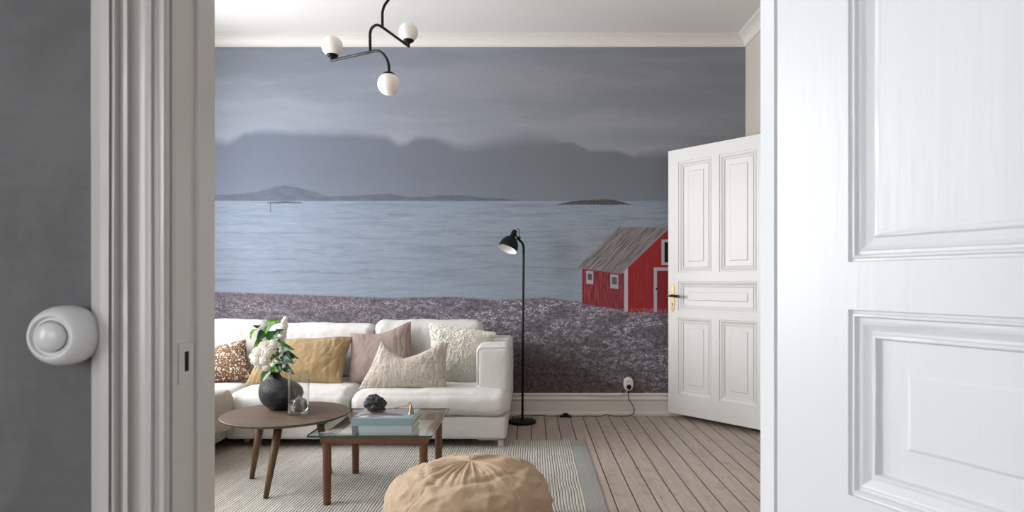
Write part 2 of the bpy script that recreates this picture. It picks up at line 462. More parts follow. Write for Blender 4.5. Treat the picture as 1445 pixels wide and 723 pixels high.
    c = mixc(step(x, 876, 1) * inv(step(x, 946, 1)) * hp(876, 383.0, 943, 319.5) * inv(hp(876, 387.5, 943, 324)), c, '#8e8686')
    c = mixc(step(x, 944, 1) * inv(step(x, 1016, 1)) * hp(946, 318.5, 1013, 382) * inv(hp(946, 323.5, 1013, 387)), c, '#8e8686')
    def rect(c, a, b_, t, d, colr, k=0.0):
        yy = y - (x - a) * k
        return mixc(step(x, a, .8) * inv(step(x, b_, .8)) * step(yy, t, .8) * inv(step(yy, d, .8)), c, colr)
    c = rect(c, 827.2, 837.2, 382.3, 400.5, '#a9a6ad', .09); c = rect(c, 829.4, 835.3, 386.5, 394.8, '#53545a', .09)
    c = rect(c, 861.3, 872.6, 387.0, 406.8, '#a9a6ad', .1); c = rect(c, 863.6, 870.6, 391, 401.2, '#5c5e63', .1)
    c = rect(c, 922.6, 968, 377.6, 441, '#b3adb6'); c = rect(c, 927, 964, 382.3, 442, '#86101a')
    c = rect(c, 925.3, 927.5, 406.5, 409.5, '#3a2226')
    c = rect(c, 933.4, 956, 338.2, 374.2, '#b3adb6'); c = rect(c, 937.7, 952, 342, 370.4, '#101215')
    c = mixc(smooth(gn, .46, .56) * step(y, 436 - (886 - x) * .0, 3) * step(x, 818, 2) * inv(step(y, 446, 3)) * smooth(fl, .4, .6) * .8, c, '#9c95a0')
    hsv = nt.nodes.new('ShaderNodeHueSaturation'); hsv.inputs['Value'].default_value = MG; hsv.inputs['Saturation'].default_value = 0.92
    nt.links.new(c.k, hsv.inputs['Color']); nt.links.new(hsv.outputs[0], b.inputs['Base Color'])
    b.inputs['Roughness'].default_value = 0.75; b.inputs['Specular IOR Level'].default_value = 0.2
    return m
M_mural = mat_mural()

# ------------------------------------------------------------------ room shell
structure(MB().box(LX - .1, RX + 1.3, -2.1, WY + .1, -.1, 0).build('floor', M_floor), 'bare pale pine floorboards running towards the mural wall')
structure(MB().box(LX - .1, RX + 1.3, -2.1, WY + .1, CEIL, CEIL + .1).build('ceiling', M_ceil), 'warm white plaster ceiling')
structure(MB().box(LX - .1, RX + .1, WY, WY + .1, 0, CEIL).build('wall_back', M_mural), 'back wall papered with a photo mural of a grey fjord, a flower meadow and a red boathouse')
# right wall with the doorway of the far door
DY0, DY1, DZ = 3.56, 4.49, 2.165
mb = MB(); mb.box(RX, RX + .1, DY1, WY, 0, CEIL); mb.box(RX, RX + .1, JY, DY0, 0, CEIL); mb.box(RX, RX + .1, DY0, DY1, DZ, CEIL)
structure(mb.build('wall_right', M_room), 'cream side wall right of the mural')
mb = MB(); mb.box(RX + 1.2, RX + 1.3, 2.9, WY, 0, CEIL); mb.box(RX + .1, RX + 1.2, 2.8, 2.9, 0, CEIL); mb.box(RX + .1, RX + 1.2, WY, WY + .1, 0, CEIL)
structure(mb.build('wall_corridor', M_hall))
# left wall with two windows
WIN = [(1.75, 2.95), (3.55, 4.75)]; WZ0, WZ1 = 0.75, 2.6
mb = MB(); ys = [JY] + [q for w in WIN for q in w] + [WY]
for a, b_ in ((ys[0], ys[1]), (ys[2], ys[3]), (ys[4], ys[5])): mb.box(LX - .1, LX, a, b_, 0, CEIL)
for a, b_ in WIN: mb.box(LX - .1, LX, a, b_, 0, WZ0); mb.box(LX - .1, LX, a, b_, WZ1, CEIL)
structure(mb.build('wall_left', M_room))
M_pane = glass('window_pane', (1, 1, 1), refl=.6)
for k, (a, b_) in enumerate(WIN):
    w = empty('window_%d' % (k + 1), (LX, (a + b_) / 2, WZ0)); structure(w)
    mb = MB(); xx0, xx1 = LX - .09, LX + .012
    mb.box(xx0, xx1, a, a + .05, WZ0, WZ1); mb.box(xx0, xx1, b_ - .05, b_, WZ0, WZ1)
    mb.box(xx0, xx1, a + .05, b_ - .05, WZ0, WZ0 + .05); mb.box(xx0, xx1, a + .05, b_ - .05, WZ1 - .05, WZ1)
    mb.box(xx0 + .02, xx1 - .02, (a + b_) / 2 - .03, (a + b_) / 2 + .03, WZ0 + .05, WZ1 - .05)
    mb.box(xx0 + .02, xx1 - .02, a + .05, b_ - .05, 1.95, 2.0)
    mb.build('window_frame', M_white, w)
    MB().box(LX - .06, LX - .055, a + .05, b_ - .05, WZ0 + .05, WZ1 - .05).build('window_pane', M_pane, w)
    MB().box(LX - .02, LX + .14, a - .05, b_ + .05, WZ0 - .03, WZ0).build('window_sill', M_white, w, bevel=.005)
# partition between hall and room: grey on the hall side, cream on the room side
JL, JR, HZ = -0.505, 0.420, 2.14
mb = MB()
def wallbox(x0, x1, z0, z1):
    mb.cur = 0; vs = len(mb.v)
    mb.box(x0, x1, .90, JY, z0, z1)
    for i in range(len(mb.f) - 6, len(mb.f)):
        f = mb.f[i]
        if all(abs(mb.v[k].y - .90) < 1e-6 for k in f): mb.mi[i] = 1
wallbox(LX - .1, JL - .02, 0, CEIL); wallbox(JR + .02, RX + .1, 0, CEIL); wallbox(JL - .02, JR + .02, HZ + .02, CEIL)
structure(mb.build('wall_front', mats=[M_room, M_grey]), 'dark grey plaster wall left of the doorway')
# hall shell behind the camera
HW0, HW1 = .75, 2.15
mb = MB()
for y0_, y1_, z0_, z1_ in ((-2, -1.4, 0, CEIL), (-.1, .9, 0, CEIL), (-1.4, -.1, 0, HW0), (-1.4, -.1, HW1, CEIL)): mb.box(-2.2, -2.1, y0_, y1_, z0_, z1_)
structure(mb.build('wall_hall_left', M_hall))
mb = MB(); mb.box(1.75, 1.85, -2, .9, 0, CEIL); structure(mb.build('wall_hall_right', M_hall))
mb = MB()
for x0_, x1_, z0_, z1_ in ((-2.2, -1.9, 0, CEIL), (-.1, 1.85, 0, CEIL), (-1.9, -.1, 0, HW0), (-1.9, -.1, HW1, CEIL)): mb.box(x0_, x1_, -2.1, -2, z0_, z1_)
structure(mb.build('wall_hall_back', M_hall))
w = empty('window_3', (-2.1, -.75, HW0)); structure(w); mb = MB()
for y0_, y1_, z0_, z1_ in ((-1.4, -1.35, HW0, HW1), (-.15, -.1, HW0, HW1), (-1.35, -.15, HW0, HW0 + .05), (-1.35, -.15, HW1 - .05, HW1), (-.78, -.72, HW0 + .05, HW1 - .05)): mb.box(-2.18, -2.09, y0_, y1_, z0_, z1_)
mb.build('window_frame', M_white, w); MB().box(-2.15, -2.145, -1.35, -.15, HW0 + .05, HW1 - .05).build('window_pane', M_pane, w)
w = empty('window_4', (-1.0, -2.0, HW0)); structure(w); mb = MB()  # added window, made up to house the frontal fill light behind the camera
for x0_, x1_, z0_, z1_ in ((-1.9, -1.85, HW0, HW1), (-.15, -.1, HW0, HW1), (-1.85, -.15, HW0, HW0 + .05), (-1.85, -.15, HW1 - .05, HW1), (-1.03, -.97, HW0 + .05, HW1 - .05)): mb.box(x0_, x1_, -2.08, -1.99, z0_, z1_)
mb.build('window_frame', M_white, w); MB().box(-1.85, -.15, -2.05, -2.045, HW0 + .05, HW1 - .05).build('window_pane', M_pane, w)

# door casing, hall side: a moulded profile given as (pixel column, depth)
prof = [(128.6, .899), (128.6, .889), (130, .885), (139.5, .874), (142, .872), (153.5, .872), (155, .877), (157, .877), (158.5, .872), (161, .8725),
        (170, .884), (172, .884), (174, .876), (179.5, .8745), (182, .883), (188.5, .886), (204, .8835), (206, .876), (209, .8715), (213, .8725), (216, .879),
        (224, .8805), (226, .876), (231, .876), (233, .8815), (238, .885), (240, .8995)]
P = [((px - PX) * y / F, y) for px, y in prof]
rnd = random.Random(3)
def wavy(mb, pts, z0, z1, n=60, amp=.0007):
    m_ = len(pts)
    def fn(i, j):
        z = z0 + (z1 - z0) * j / (n - 1)
        k = noise.noise(Vector((i * 1.7, z * 2.5, 0))) * amp + noise.noise(Vector((i * 1.7, z * 14, 3))) * amp * .4
        return Vector((pts[i][0] + k, pts[i][1] + k, z))
    mb.grid(fn, m_, n)
    return mb
mb = MB(); Q = P + [(P[-1][0], .8999), (P[0][0], .8999)]
wavy(mb, Q + [Q[0]], 0, HZ + .11); mb.build
o = mb.build('trim_1', M_frame, merge=1e-5); structure(o, 'moulded white door casing on the left of the doorway')
# mirrored casing on the right, and the head
mid = (JL + JR) / 2
mb = MB(); R = [(2 * mid - x + .034, y) for x, y in Q]; wavy(mb, R + [R[0]], 0, HZ + .11)
structure(mb.build('trim_2', M_frame, merge=1e-5))
mb = MB(); mb.extrude([(y, HZ + (-.507 - x)) for x, y in Q], JL - .003, JR + .003, 'x')
structure(mb.build('trim_3', M_frame))
# jambs: first face, step, stop face
def jamb(sign, xo):
    def X(d): return xo + sign * d
    pts = [(X(-.02), .8999), (X(0), .8999), (X(.0015), .905), (X(.0015), .9545), (X(.0065), .9555), (X(.0085), .958), (X(.0085), JY - .001), (X(.0075), JY), (X(-.02), JY)]
    return pts
fr = empty('door_frame', (JL, .95, 0)); structure(fr); fr['label'] = 'white painted door jamb with a rebate and a latch hole'
fr.name = 'trim_4'
mb = MB(); jp = jamb(1, JL)
wavy(mb, jp + [jp[0]], 0, HZ, 60, .0004); mb.build('jamb_board', M_frame, fr, merge=1e-5)
# strike plate painted over, with the dark latch hole
ya, yb = .9115, .9515
mb = MB()
zc = HC - (510 - PY) * .93 / F
x1 = JL + .0032
for (a, b_, z0, z1) in ((ya, .926, zc - .031, zc + .027), (.938, yb, zc - .031, zc + .027), (.926, .938, zc - .031, zc - .015), (.926, .938, zc + .014, zc + .027)):
    mb.box(JL - .001, x1, a, b_, z0, z1)
mb.build('strike_plate', M_frame, fr)
MB().box(JL + .0016, JL + .0022, .926, .938, zc - .0155, zc + .0145).build('latch_hole', M_dark, fr)
fr2 = empty('trim_5', (JR, .95, 0)); structure(fr2)
mb = MB(); jp = [(JR + .02, .8999), (JR + .012, .8999), (JR - .012, .9480), (.3592, .9480), (.3592, JY), (JR + .02, JY)]
wavy(mb, jp + [jp[0]], 0, HZ, 60, .0003); mb.build('jamb_board', M_white, fr2, merge=1e-5)
structure(MB().box(JL - .02, JR + .02, .8999, JY, HZ, HZ + .02).build('trim_6', M_frame))

# cornice round the room: cove profile (outward from wall, height below ceiling)
cp = [(0, 3.008), (.010, 3.008), (.010, 3.018), (.014, 3.020), (.020, 3.035), (.036, 3.056), (.060, 3.073), (.074, 3.078), (.074, 3.084), (.082, 3.085), (.082, CEIL + .001), (0, CEIL + .001)]
def strip(name, prof_, wall, a, b_, mat, label=None, miter=(0, 0)):
    """profile (out, z) run along a wall between a and b; the ends are mitred"""
    mb = MB(); n = len(prof_); vs = []
    for e, (t, mi) in enumerate(((a, miter[0]), (b_, miter[1]))):
        for o_, z in prof_:
            tt = t + (o_ * mi if e == 0 else -o_ * mi)
            if wall == 'back': vs.append((tt, WY - o_, z))
            elif wall == 'right': vs.append((RX - o_, tt, z))
            elif wall == 'left': vs.append((LX + o_, tt, z))
            else: vs.append((tt, JY + o_, z))
    fs = [(i, (i + 1) % n, n + (i + 1) % n, n + i) for i in range(n)] + [tuple(range(n)), tuple(range(n, 2 * n))]
    mb.add(vs, fs)
    return structure(mb.build(name, mat), label)
strip('trim_7', cp, 'back', LX, RX, M_trim, 'white plaster cornice above the mural', (1, 1))
strip('trim_8', cp, 'right', JY, WY, M_trim, 'white plaster cornice on the right wall', (1, 1))
strip('trim_9', cp, 'left', JY, WY, M_trim, None, (1, 1))
strip('trim_10', cp, 'front', LX, RX, M_trim, None, (1, 1))
bp = [(0, 0), (.028, 0), (.028, .018), (.024, .026), (.020, .034), (.020, .118), (.024, .122), (.028, .130), (.028, .137), (.018, .146), (.018, .160), (.022, .163), (.024, .172), (.016, .180), (0, .180)]
strip('baseboard_back', bp, 'back', LX, RX, M_trim, 'tall cream moulded baseboard under the mural', (1, 1))
strip('baseboard_right', bp, 'right', DY1 + .11, WY, M_trim, None, (0, 1))
strip('baseboard_side', bp, 'right', JY, DY0 - .11, M_trim, None, (1, 0))
strip('baseboard_left', bp, 'left', JY, WY, M_trim, None, (1, 1))
# casing of the far doorway
mb = MB()
mb.box(RX - .022, RX, DY1, DY1 + .1, 0, DZ + .1); mb.box(RX - .022, RX, DY0 - .1, DY0, 0, DZ + .1); mb.box(RX - .022, RX, DY0, DY1, DZ, DZ + .1)
structure(mb.build('trim_11', M_trim, bevel=.006))

# ------------------------------------------------------------------ panelled doors
def panel_door(name, loc, u, z0, stile, W, H, T=.04, mat=M_white, label=None, zz=(.820, 1.052, 1.124), near=False):
    ang = math.atan2(u[1], u[0])
    root = empty(name, (0, 0, 0)); structure(root, label)
    Mx = Matrix.Translation(Vector((loc[0], loc[1], z0))) @ Matrix.Rotation(ang, 4, 'Z')
    L, Rr = stile, W - .10; c0, c1 = stile + (.31 if stile < .11 else .30), 0
    c1 = c0 + .062
    pans = [(L, c0, .155, .767), (c1, Rr, .155, .767), (L, Rr, zz[0], zz[1]), (L, c0, zz[2], 2.0), (c1, Rr, zz[2], 2.0)]
    xs = sorted({0, L, c0, c1, Rr, W}); zs = sorted({0, .155, .767, zz[0], zz[1], zz[2], 2.0, H})
    mb = MB()
    for y, nrm in ((0, 1), (T, -1)):
        for i in range(len(xs) - 1):
            for j in range(len(zs) - 1):
                cx, cz = (xs[i] + xs[i + 1]) / 2, (zs[j] + zs[j + 1]) / 2
                if any(a < cx < b_ and c < cz < d for a, b_, c, d in pans): continue
                q = [(xs[i], y, zs[j]), (xs[i + 1], y, zs[j]), (xs[i + 1], y, zs[j + 1]), (xs[i], y, zs[j + 1])]
                mb.add(q, [(0, 1, 2, 3)])
    for i in range(len(xs) - 1):
        for z in (0, H): mb.add([(xs[i], 0, z), (xs[i + 1], 0, z), (xs[i + 1], T, z), (xs[i], T, z)], [(0, 1, 2, 3)])
    for j in range(len(zs) - 1):
        for x in (0, W): mb.add([(x, 0, zs[j]), (x, 0, zs[j + 1]), (x, T, zs[j + 1]), (x, T, zs[j])], [(0, 1, 2, 3)])
    mb.build('door_leaf', mat, root, merge=1e-5, M=Mx, bevel=.0015)
    RING_ = [(0, 0), (.002, .005), (.009, .0055), (.011, .003), (.017, .005), (.030, .0125), (.0345, .0125), (.0365, .008), (.040, .009), (.043, .0145), (.082, .0155), (.087, .011), (.089, .0105)]
    RN = [(0, 0), (.0012, .004), (.004, .0044), (.0055, .0016), (.0080, .0016), (.0100, .0058), (.0135, .0060), (.0150, .0045), (.0180, .0055), (.0265, .0105), (.0295, .0105), (.0310, .0060), (.0345, .0060), (.0370, .0118), (.074, .0120), (.0765, .0105), (.078, .0100)]
    RU = [(0, 0), (.0012, .004), (.004, .0044), (.0055, .0016), (.0080, .0016), (.0100, .0058), (.0135, .0060), (.0150, .0045), (.0200, .0080), (.0300, .0115), (.0325, .0085), (.034, .0080), (.036, .0080), (.037, .0080), (.038, .0080), (.040, .0080)]
    for pi_, (a, b_, c, d) in enumerate(pans):
        ring = RING_ if not near else (RN if pi_ < 3 else RU)
        pm = MB()
        for side in (0, 1):
            rs = []
            for k, (ins, dep) in enumerate(ring):
                y = dep if side == 0 else T - dep
                j = .0006 if k else 0
                # subdivided rectangle ring with a little hand painted unevenness
                pts = []
                cr = [(a + ins, c + ins), (b_ - ins, c + ins), (b_ - ins, d - ins), (a + ins, d - ins)]
                for e in range(4):
                    p0, p1 = cr[e], cr[(e + 1) % 4]
                    for s in range(14):
                        t = s / 14; x, z = p0[0] + (p1[0] - p0[0]) * t, p0[1] + (p1[1] - p0[1]) * t
                        nn = noise.noise(Vector((x * 18, z * 18, k * 2.0))) * j
                        pts.append(Vector((x + nn, y + (nn if side == 0 else -nn), z + nn)))
                rs.append(pts)
            n = 56; vs = [p for r in rs for p in r]; fs = []
            for k in range(len(rs) - 1):
                for i in range(n): fs.append((k * n + i, k * n + (i + 1) % n, (k + 1) * n + (i + 1) % n, (k + 1) * n + i))
            fs.append(tuple((len(rs) - 1) * n + i for i in range(n)))
            pm.add(vs, fs)
        pm.build('door_panel', mat, root, M=Mx)
    return root, Mx
d1, M1 = panel_door('door_1', (.3625, .945), (.42, -.907), .006, .121, .90, 2.10, zz=(.814, 1.056, 1.118), near=True, label='large white panelled door standing open close by on the right')
d2, M2 = panel_door('door_2', (1.10, 5.15), (.645, -.764), .04, .10, .885, 2.10, mat=paint('aged_white_door_paint', '#d0cecb', 0.4, 0.25), label='white five panel door standing open beside the mural, brass handle plate')
d1.location = (0, 0, 0)
# hinges of the near door
h = MB(); h.tube([(0, 0, .25), (0, 0, .36)], .007); h.tube([(0, 0, 1.75), (0, 0, 1.86)], .007)
h.build('hinge', M_white, d1, M=Matrix.Translation(Vector((.3665, .957, 0))), smooth_=False)
# handle of the far door
def local(M, p): return M @ Vector(p)
def handle(root, Mx, xh, zc):
    mb = MB()
    w, z0, z1 = .021, zc - .108, zc + .112
    pl = [(-w, z0 + .02), (-w * .55, z0 + .012), (0, z0 - .004), (w * .55, z0 + .012), (w, z0 + .02), (w * .86, z0 + .03), (w * .86, z0 + .07), (w * .86, z1 - .03), (w, z1 - .022), (w * .6, z1 - .008), (0, z1), (-w * .6, z1 - .008), (-w, z1 - .022), (-w * .86, z1 - .03), (-w * .86, z0 + .07), (-w * .86, z0 + .03)]
    mb.extrude([(xh + a, b_) for a, b_ in pl], -.004, .0, 'y')
    pl_ = mb.build('handle_plate', M_brass, root, M=Mx, bevel=.0012)
    k = MB(); k.box(xh - .003, xh + .003, -.0046, -.0038, zc - .062, zc - .046); k.tube([(xh, -.0038, zc - .044), (xh, -.0048, zc - .044)], .0045)
    k.build('keyhole', M_dark, root, M=Mx)
    mb = MB(); zz = zc + .018
    mb.tube([(xh, -.003, zz), (xh, -.012, zz), (xh, -.02, zz), (xh, -.045, zz)], [.013, .012, .008, .008], 16)
    mb.tube([(xh - .022, -.045, zz + .001), (xh - .018, -.045, zz + .001), (xh - .012, -.045, zz), (xh + .01, -.045, zz)], [.004, .0085, .0075, .0095], 14)
    mb.tube([(xh + .088, -.045, zz - .004), (xh + .096, -.045, zz - .004), (xh + .102, -.045, zz - .004), (xh + .108, -.045, zz - .004)], [.0105, .011, .007, .002], 14)
    lv = mb.build('door_handle', M_brassdull, root, M=Mx, smooth_=True)
    g = MB(); g.tube([(xh + .01, -.045, zz), (xh + .03, -.045, zz), (xh + .06, -.045, zz - .002), (xh + .088, -.045, zz - .004)], [.0085, .0088, .0105, .0115], 16)
    g.build('handle_grip', M_black, lv, M=Mx, smooth_=True)
handle(d2, M2, .045, .956 - .04 + .004)
# ------------------------------------------------------------------ rotary wall switch
sw = empty('light_switch', (-.632, .90, 1.0257), 'round white porcelain rotary switch on the dark grey wall beside the door casing', 'light switch')
RY = Matrix.Rotation(PI / 2, 4, 'X')           # lathe axis z -> towards the camera (-y)
mb = MB()
mb.lathe([(.030, .001), (.030, .012), (.036, .0125), (.0388, .0150), (.0400, .020), (.0404, .028), (.0402, .038), (.0390, .046), (.0365, .053), (.033, .0578), (.0295, .0605),
          (.0280, .0608), (.0268, .0600), (.0260, .0575), (.0252, .0560), (.0240, .0575), (.0225, .0580), (.0215, .0570), (.0205, .0530), (0, .0530)], (-.632, .90, 1.0257), 72, RY)
mb.build('switch_housing', M_plastic_w := plain('white_porcelain', '#d6d6d6', 0.22), sw, smooth_=True)
mb = MB(); mb.lathe([(.0192, .0532), (.0192, .0600), (.0186, .0622), (.0168, .0648), (.0135, .0672), (.0085, .0690), (.003, .0697), (0, .0698)], (-.632, .90, 1.0257), 60, RY)
mb.build('switch_knob', M_plastic_w, sw, smooth_=True)
mb = MB(); mb.lathe([(.036, .0005), (.036, .006), (.033, .009), (.029, .009)], (-.632, .90, 1.0257), 48, RY); mb.build('back_plate', plain('dark_bakelite', '#2a2725', .5), sw)

# ------------------------------------------------------------------ rug
def mat_rug():
    m, nt, b = new_mat('woven_wool_rug'); E.nt = nt
    v, x, y, z = objco('Object')
    wob = nz(vec(x * 6, y * 5), 1, 3) * .016 + nz(vec(x * 30, y * 12), 1, 3) * .009
    s = (x + wob) * (1 / .015); cell = E.m('FLOOR', s); f = s - cell
    rid = E.m('ABSOLUTE', f - .5) * 2.0
    idn = white(vec(cell, 1.0)) * inv(smooth(x, .3, 1.15) * .55); seg = nz(vec(cell * 3.7, y * 7), 1, 3, .7)
    dark = smooth(rid, .5, .9) * (idn * .5 + .5)
    spk = nz(vec(x * 500, y * 170), 1, 2, .7)
    c = mixc(smooth(spk, .3, .7), '#aaa59c', '#d8d4cc'); c = mixc(clampe(dark * smooth(seg, .2, .5) * 1.15), c, '#35302b')
    c = mixc(smooth(seg, .55, .8) * .35, c, '#ddd8cf'); c = mixc(inv(smooth(x, -1.3, -.1)) * .35, c, '#a8927a')
    bs = smooth(nz(vec(x * 170, y * 170), 1, 3, .7), .35, .7)
    edge = step(x, 1.232 + 0.0, .004)
    c = mixc(edge, c, mixc(bs, '#90908d', '#b8b6b1'))
    base(nt, b, c); b.inputs['Roughness'].default_value = .95; b.inputs['Specular IOR Level'].default_value = .1
    h = inv(rid * rid) * inv(edge) + spk * .4 + bs * edge * .5
    bump(nt, b, h, .8, .004)
    return m
RX0, RX1, RY0, RY1 = -2.30, .362, 1.55, 4.376
mb = MB(); nx, ny = 70, 70
def rugfn(z):
    def fn(i, j):
        x = RX0 + (RX1 - RX0) * i / nx; y = RY0 + (RY1 - RY0) * j / ny
        e = .004
        x += (N3((x, y, 0), 6) * e if i in (0, nx) else 0); y += (N3((x, y, 0), 8) * e if j in (0, ny) else 0)
        k = .6 if (i in (0, nx) or j in (0, ny)) else 1
        return Vector((x, y, z * k + (.0008 if z else 0)))
    return fn
mb.grid(rugfn(.012), nx + 1, ny + 1); mb.grid(rugfn(0), nx + 1, ny + 1)
n1 = (nx + 1) * (ny + 1)
for i in range(nx): mb.f.append((i, i + 1, n1 + i + 1, n1 + i)); mb.mi.append(0); o_ = ny * (nx + 1); mb.f.append((o_ + i, o_ + i + 1, n1 + o_ + i + 1, n1 + o_ + i)); mb.mi.append(0)
for j in range(ny): a = j * (nx + 1); c_ = a + nx + 1; mb.f.append((a, c_, n1 + c_, n1 + a)); mb.mi.append(0); a += nx; c_ += nx; mb.f.append((a, c_, n1 + c_, n1 + a)); mb.mi.append(0)
rug = mb.build('rug', mat_rug()); centre(rug)
tag(rug, 'striped off-white and grey woven rug with a plain grey border under the tables', 'rug')
RT = .0128

# ------------------------------------------------------------------ sofa
M_linen = fabric('off_white_linen', '#c1beba', '#d1cecb', 600, .8, 11, .012)
M_foot = plain('pale_grey_metal', '#b4aea2', .45)
sofa = empty('sofa', (-1.5, 4.6, RT), 'off-white linen corner sofa with three back cushions against the mural wall', 'sofa')
def sb(name, *a, mat=M_linen, post=None, parent=sofa, **k):
    m_ = soft_box(*a, **k)
    if post: m_.v = [post(v) for v in m_.v]
    return m_.build(name, mat, parent, smooth_=True, merge=.0005)
sb('sofa_base', -1.985, -.165, 4.15, 5.14, .066, .212, r=.02, amp=.003, n=60)
sb('sofa_base', -2.86, -1.99, 3.35, 5.14, .066, .212, r=.02, amp=.003, n=60)
sb('backrest', -2.86, -.165, 4.99, 5.16, .20, .655, r=.05, amp=.003, n=60)
sb('armrest', -.372, -.146, 4.285, 5.165, .200, .660, r=.035, amp=.003, n=44, puff=(.004, 0, .004, .004))
# piping seam on the arm front
mb = MB()
pts = [(-.362, 4.290, .40), (-.362, 4.290, .62), (-.352, 4.289, .642), (-.335, 4.288, .650), (-.185, 4.288, .652), (-.165, 4.289, .640), (-.157, 4.290, .62), (-.157, 4.290, .40)]
mb.tube(pts, .0032, 8); mb.build('piping', M_linen, sofa, smooth_=True)
def tpost(v):
    t = min(1, max(0, (v.x + .43) / .06)); t = t * t * (3 - 2 * t)
    y2 = 4.125 + (v.y - 4.125) * (0.155 / .70)
    v = v.copy(); v.y = v.y * (1 - t) + y2 * t if v.y > 4.15 else v.y
    return v
sb('seat_cushion', -1.178, -.153, 4.125, 4.825, .217, .372, r=.062, puff=(.012, 0, .016, .002), amp=.007, n=54, seed=2.0)
sb('seat_cushion', -1.980, -1.186, 4.125, 4.825, .217, .372, r=.062, puff=(.014, 0, .020, .004), amp=.008, n=50, seed=8.0)
sb('seat_cushion', -2.86, -1.988, 3.33, 4.825, .217, .368, r=.055, puff=(.012, 0, .014, .004), amp=.007, n=54, seed=4.0)
for x0, x1, zt, s in ((-1.176, -.366, .795, 1.0), (-1.984, -1.182, .772, 6.0), (-2.84, -1.992, .797, 11.0)):
    sb('back_cushion', x0, x1, 4.74, 4.93, .372, zt, r=.06, puff=(.035, .005, .006, .004), amp=.009, n=46, seed=s, shear=.12)
for x, y in ((-.19, 4.17), (-1.9, 4.3), (-2.8, 3.42), (-2.05, 3.42), (-.19, 5.08), (-2.8, 5.08)):
    mb = MB(); mb.box(x - .028, x + .008, y, y + .04, RT, .066)
    mb.box(x - .16, x + .008, y, y + .04, .058, .067)
    mb.build('sofa_foot', M_foot, sofa, bevel=.002)

# fringed throw over the chaise
M_throw = fabric('taupe_throw', '#a09485', '#bfb5a6', 260, .9, 40, .010)
thr = empty('throw_blanket', (-2.2, 3.8, .39), 'taupe fringed throw draped over the left end of the sofa', 'throw blanket')
def hang(i, j, th=0.0):
    u, w = i / 39, j / 23
    y = 3.52 + .60 * w; s = u * .78
    top = .56
    x = -2.50 + s; z = .397 + .010 * math.sin(w * 14 + u * 5) * u + .01 * N3((s, y, 1), 9)
    if s > top - .04:
        a = min(PI / 2, (s - top + .04) / .05); d = max(0, s - top + .04 - .05 * PI / 2)
        x = -2.50 + top - .04 + .05 * math.sin(a) + .004 + .012 * math.sin(w * 17) * min(1, d * 6) + .012 * min(1, d * 6)
        z = .397 - .05 * (1 - math.cos(a)) - d
    return Vector((x + (.006 - th if z < .35 else 0), y + .01 * N3((s, y, 4), 12), z + th))
mb = MB(); mb.grid(lambda i, j: hang(i, j, .005), 40, 24); mb.grid(lambda i, j: hang(i, j, 0), 40, 24)
mb.build('throw_cloth', M_throw, thr, smooth_=True)
mb = MB()
for j in range(46):
    p = hang(39, j / 2.0, .002); x, y, z = p
    q = [(x, y, z + .01)] + [(x + .004 * math.sin(k + j), y + .004 * rnd.uniform(-1, 1), z - .012 * k) for k in range(1, 5)]
    mb.tube(q, [.003, .0026, .0022, .0024, .001], 5)
fr_ = mb.build('fringe', M_throw, thr); tag(fr_, kind='stuff')
tas = MB()

# ------------------------------------------------------------------ cushions
M_ochre = fabric('ochre_linen', '#8e7857', '#a48c68', 800, .85, 24, .010)
M_mauve = fabric('mauve_linen', '#84736c', '#94847d', 900, .3, 12, .004)
def mat_gauze():
    m, nt, b = new_mat('beige_crinkled_gauze'); E.nt = nt
    v, x, y, z = objco()
    n0 = nz(vec(x * 12, y * 12, z * 150), 1, 3, .6, .3); n1 = nz(vec(x * 110, y * 30, z * 22), 1, 4, .7)
    h = smooth(n0 * .4 + n1 * .6, .3, .7)
    base(nt, b, mixc(h, '#a3968a', '#c9c0b6')); b.inputs['Roughness'].default_value = .95; b.inputs['Specular IOR Level'].default_value = .1
    bump(nt, b, h, .9, .005); return m
def mat_floral():
    m, nt, b = new_mat('brown_floral_print'); E.nt = nt
    v, x, y, z = objco()
    p = vec(x + y * .25, z + y * .5, 0)
    def flower(scale, seed):
        q = vec((x + y * .25) * scale + seed, (z + y * .5) * scale, 0)
        d = vor(q, 1.0, 'Distance', .7)
        return d
    d = flower(26, 0); ring = smooth(d, .16, .2) * inv(smooth(d, .30, .36)); dot = inv(smooth(d, .07, .11))
    d2 = flower(62, 3.3); dots = inv(smooth(d2, .30, .38)) * smooth(d, .36, .40)
    d3 = flower(110, 7.1); fine = inv(smooth(d3, .25, .35)) * smooth(d, .36, .40) * .7
    k = clampe(ring + dot + dots + fine)
    base(nt, b, mixc(k, '#6a4e39', '#d5cbbd')); b.inputs['Roughness'].default_value = .9; b.inputs['Specular IOR Level'].default_value = .1
    bump(nt, b, nz(vec(x * 700, y * 500, z * 700), 1, 2), .3, .001); return m
M_shag = plain('cream_shag', '#f2eee6', .9, 0, .1)
pillow('floral_cushion', at(272, 549, 4.50), at(355, 532, 4.52), at(347, 480, 4.70), at(272, 500, 4.70), .085, mat_floral(),
       'brown cushion with a small cream floral print, leftmost on the sofa', seed=2, pinch=.05, amp=.006)
pillow('ochre_cushion', at(344, 545, 4.42), at(483, 542, 4.42), at(498, 475, 4.66), at(374, 480, 4.66), .10, M_ochre,
       'ochre yellow wrinkled linen cushion behind the vase', seed=5, pinch=.055, amp=.009, crease=(.006, 8, 1.5))
pillow('mauve_cushion', at(489, 543, 4.50), at(590, 543, 4.52), at(580, 454, 4.72), at(494, 469, 4.70), .075, M_mauve,
       'dusty mauve linen cushion between the ochre and beige cushions', seed=9, pinch=.075, sag=.16, sagx=-.1, amp=.008, crease=(.004, 4, 2))
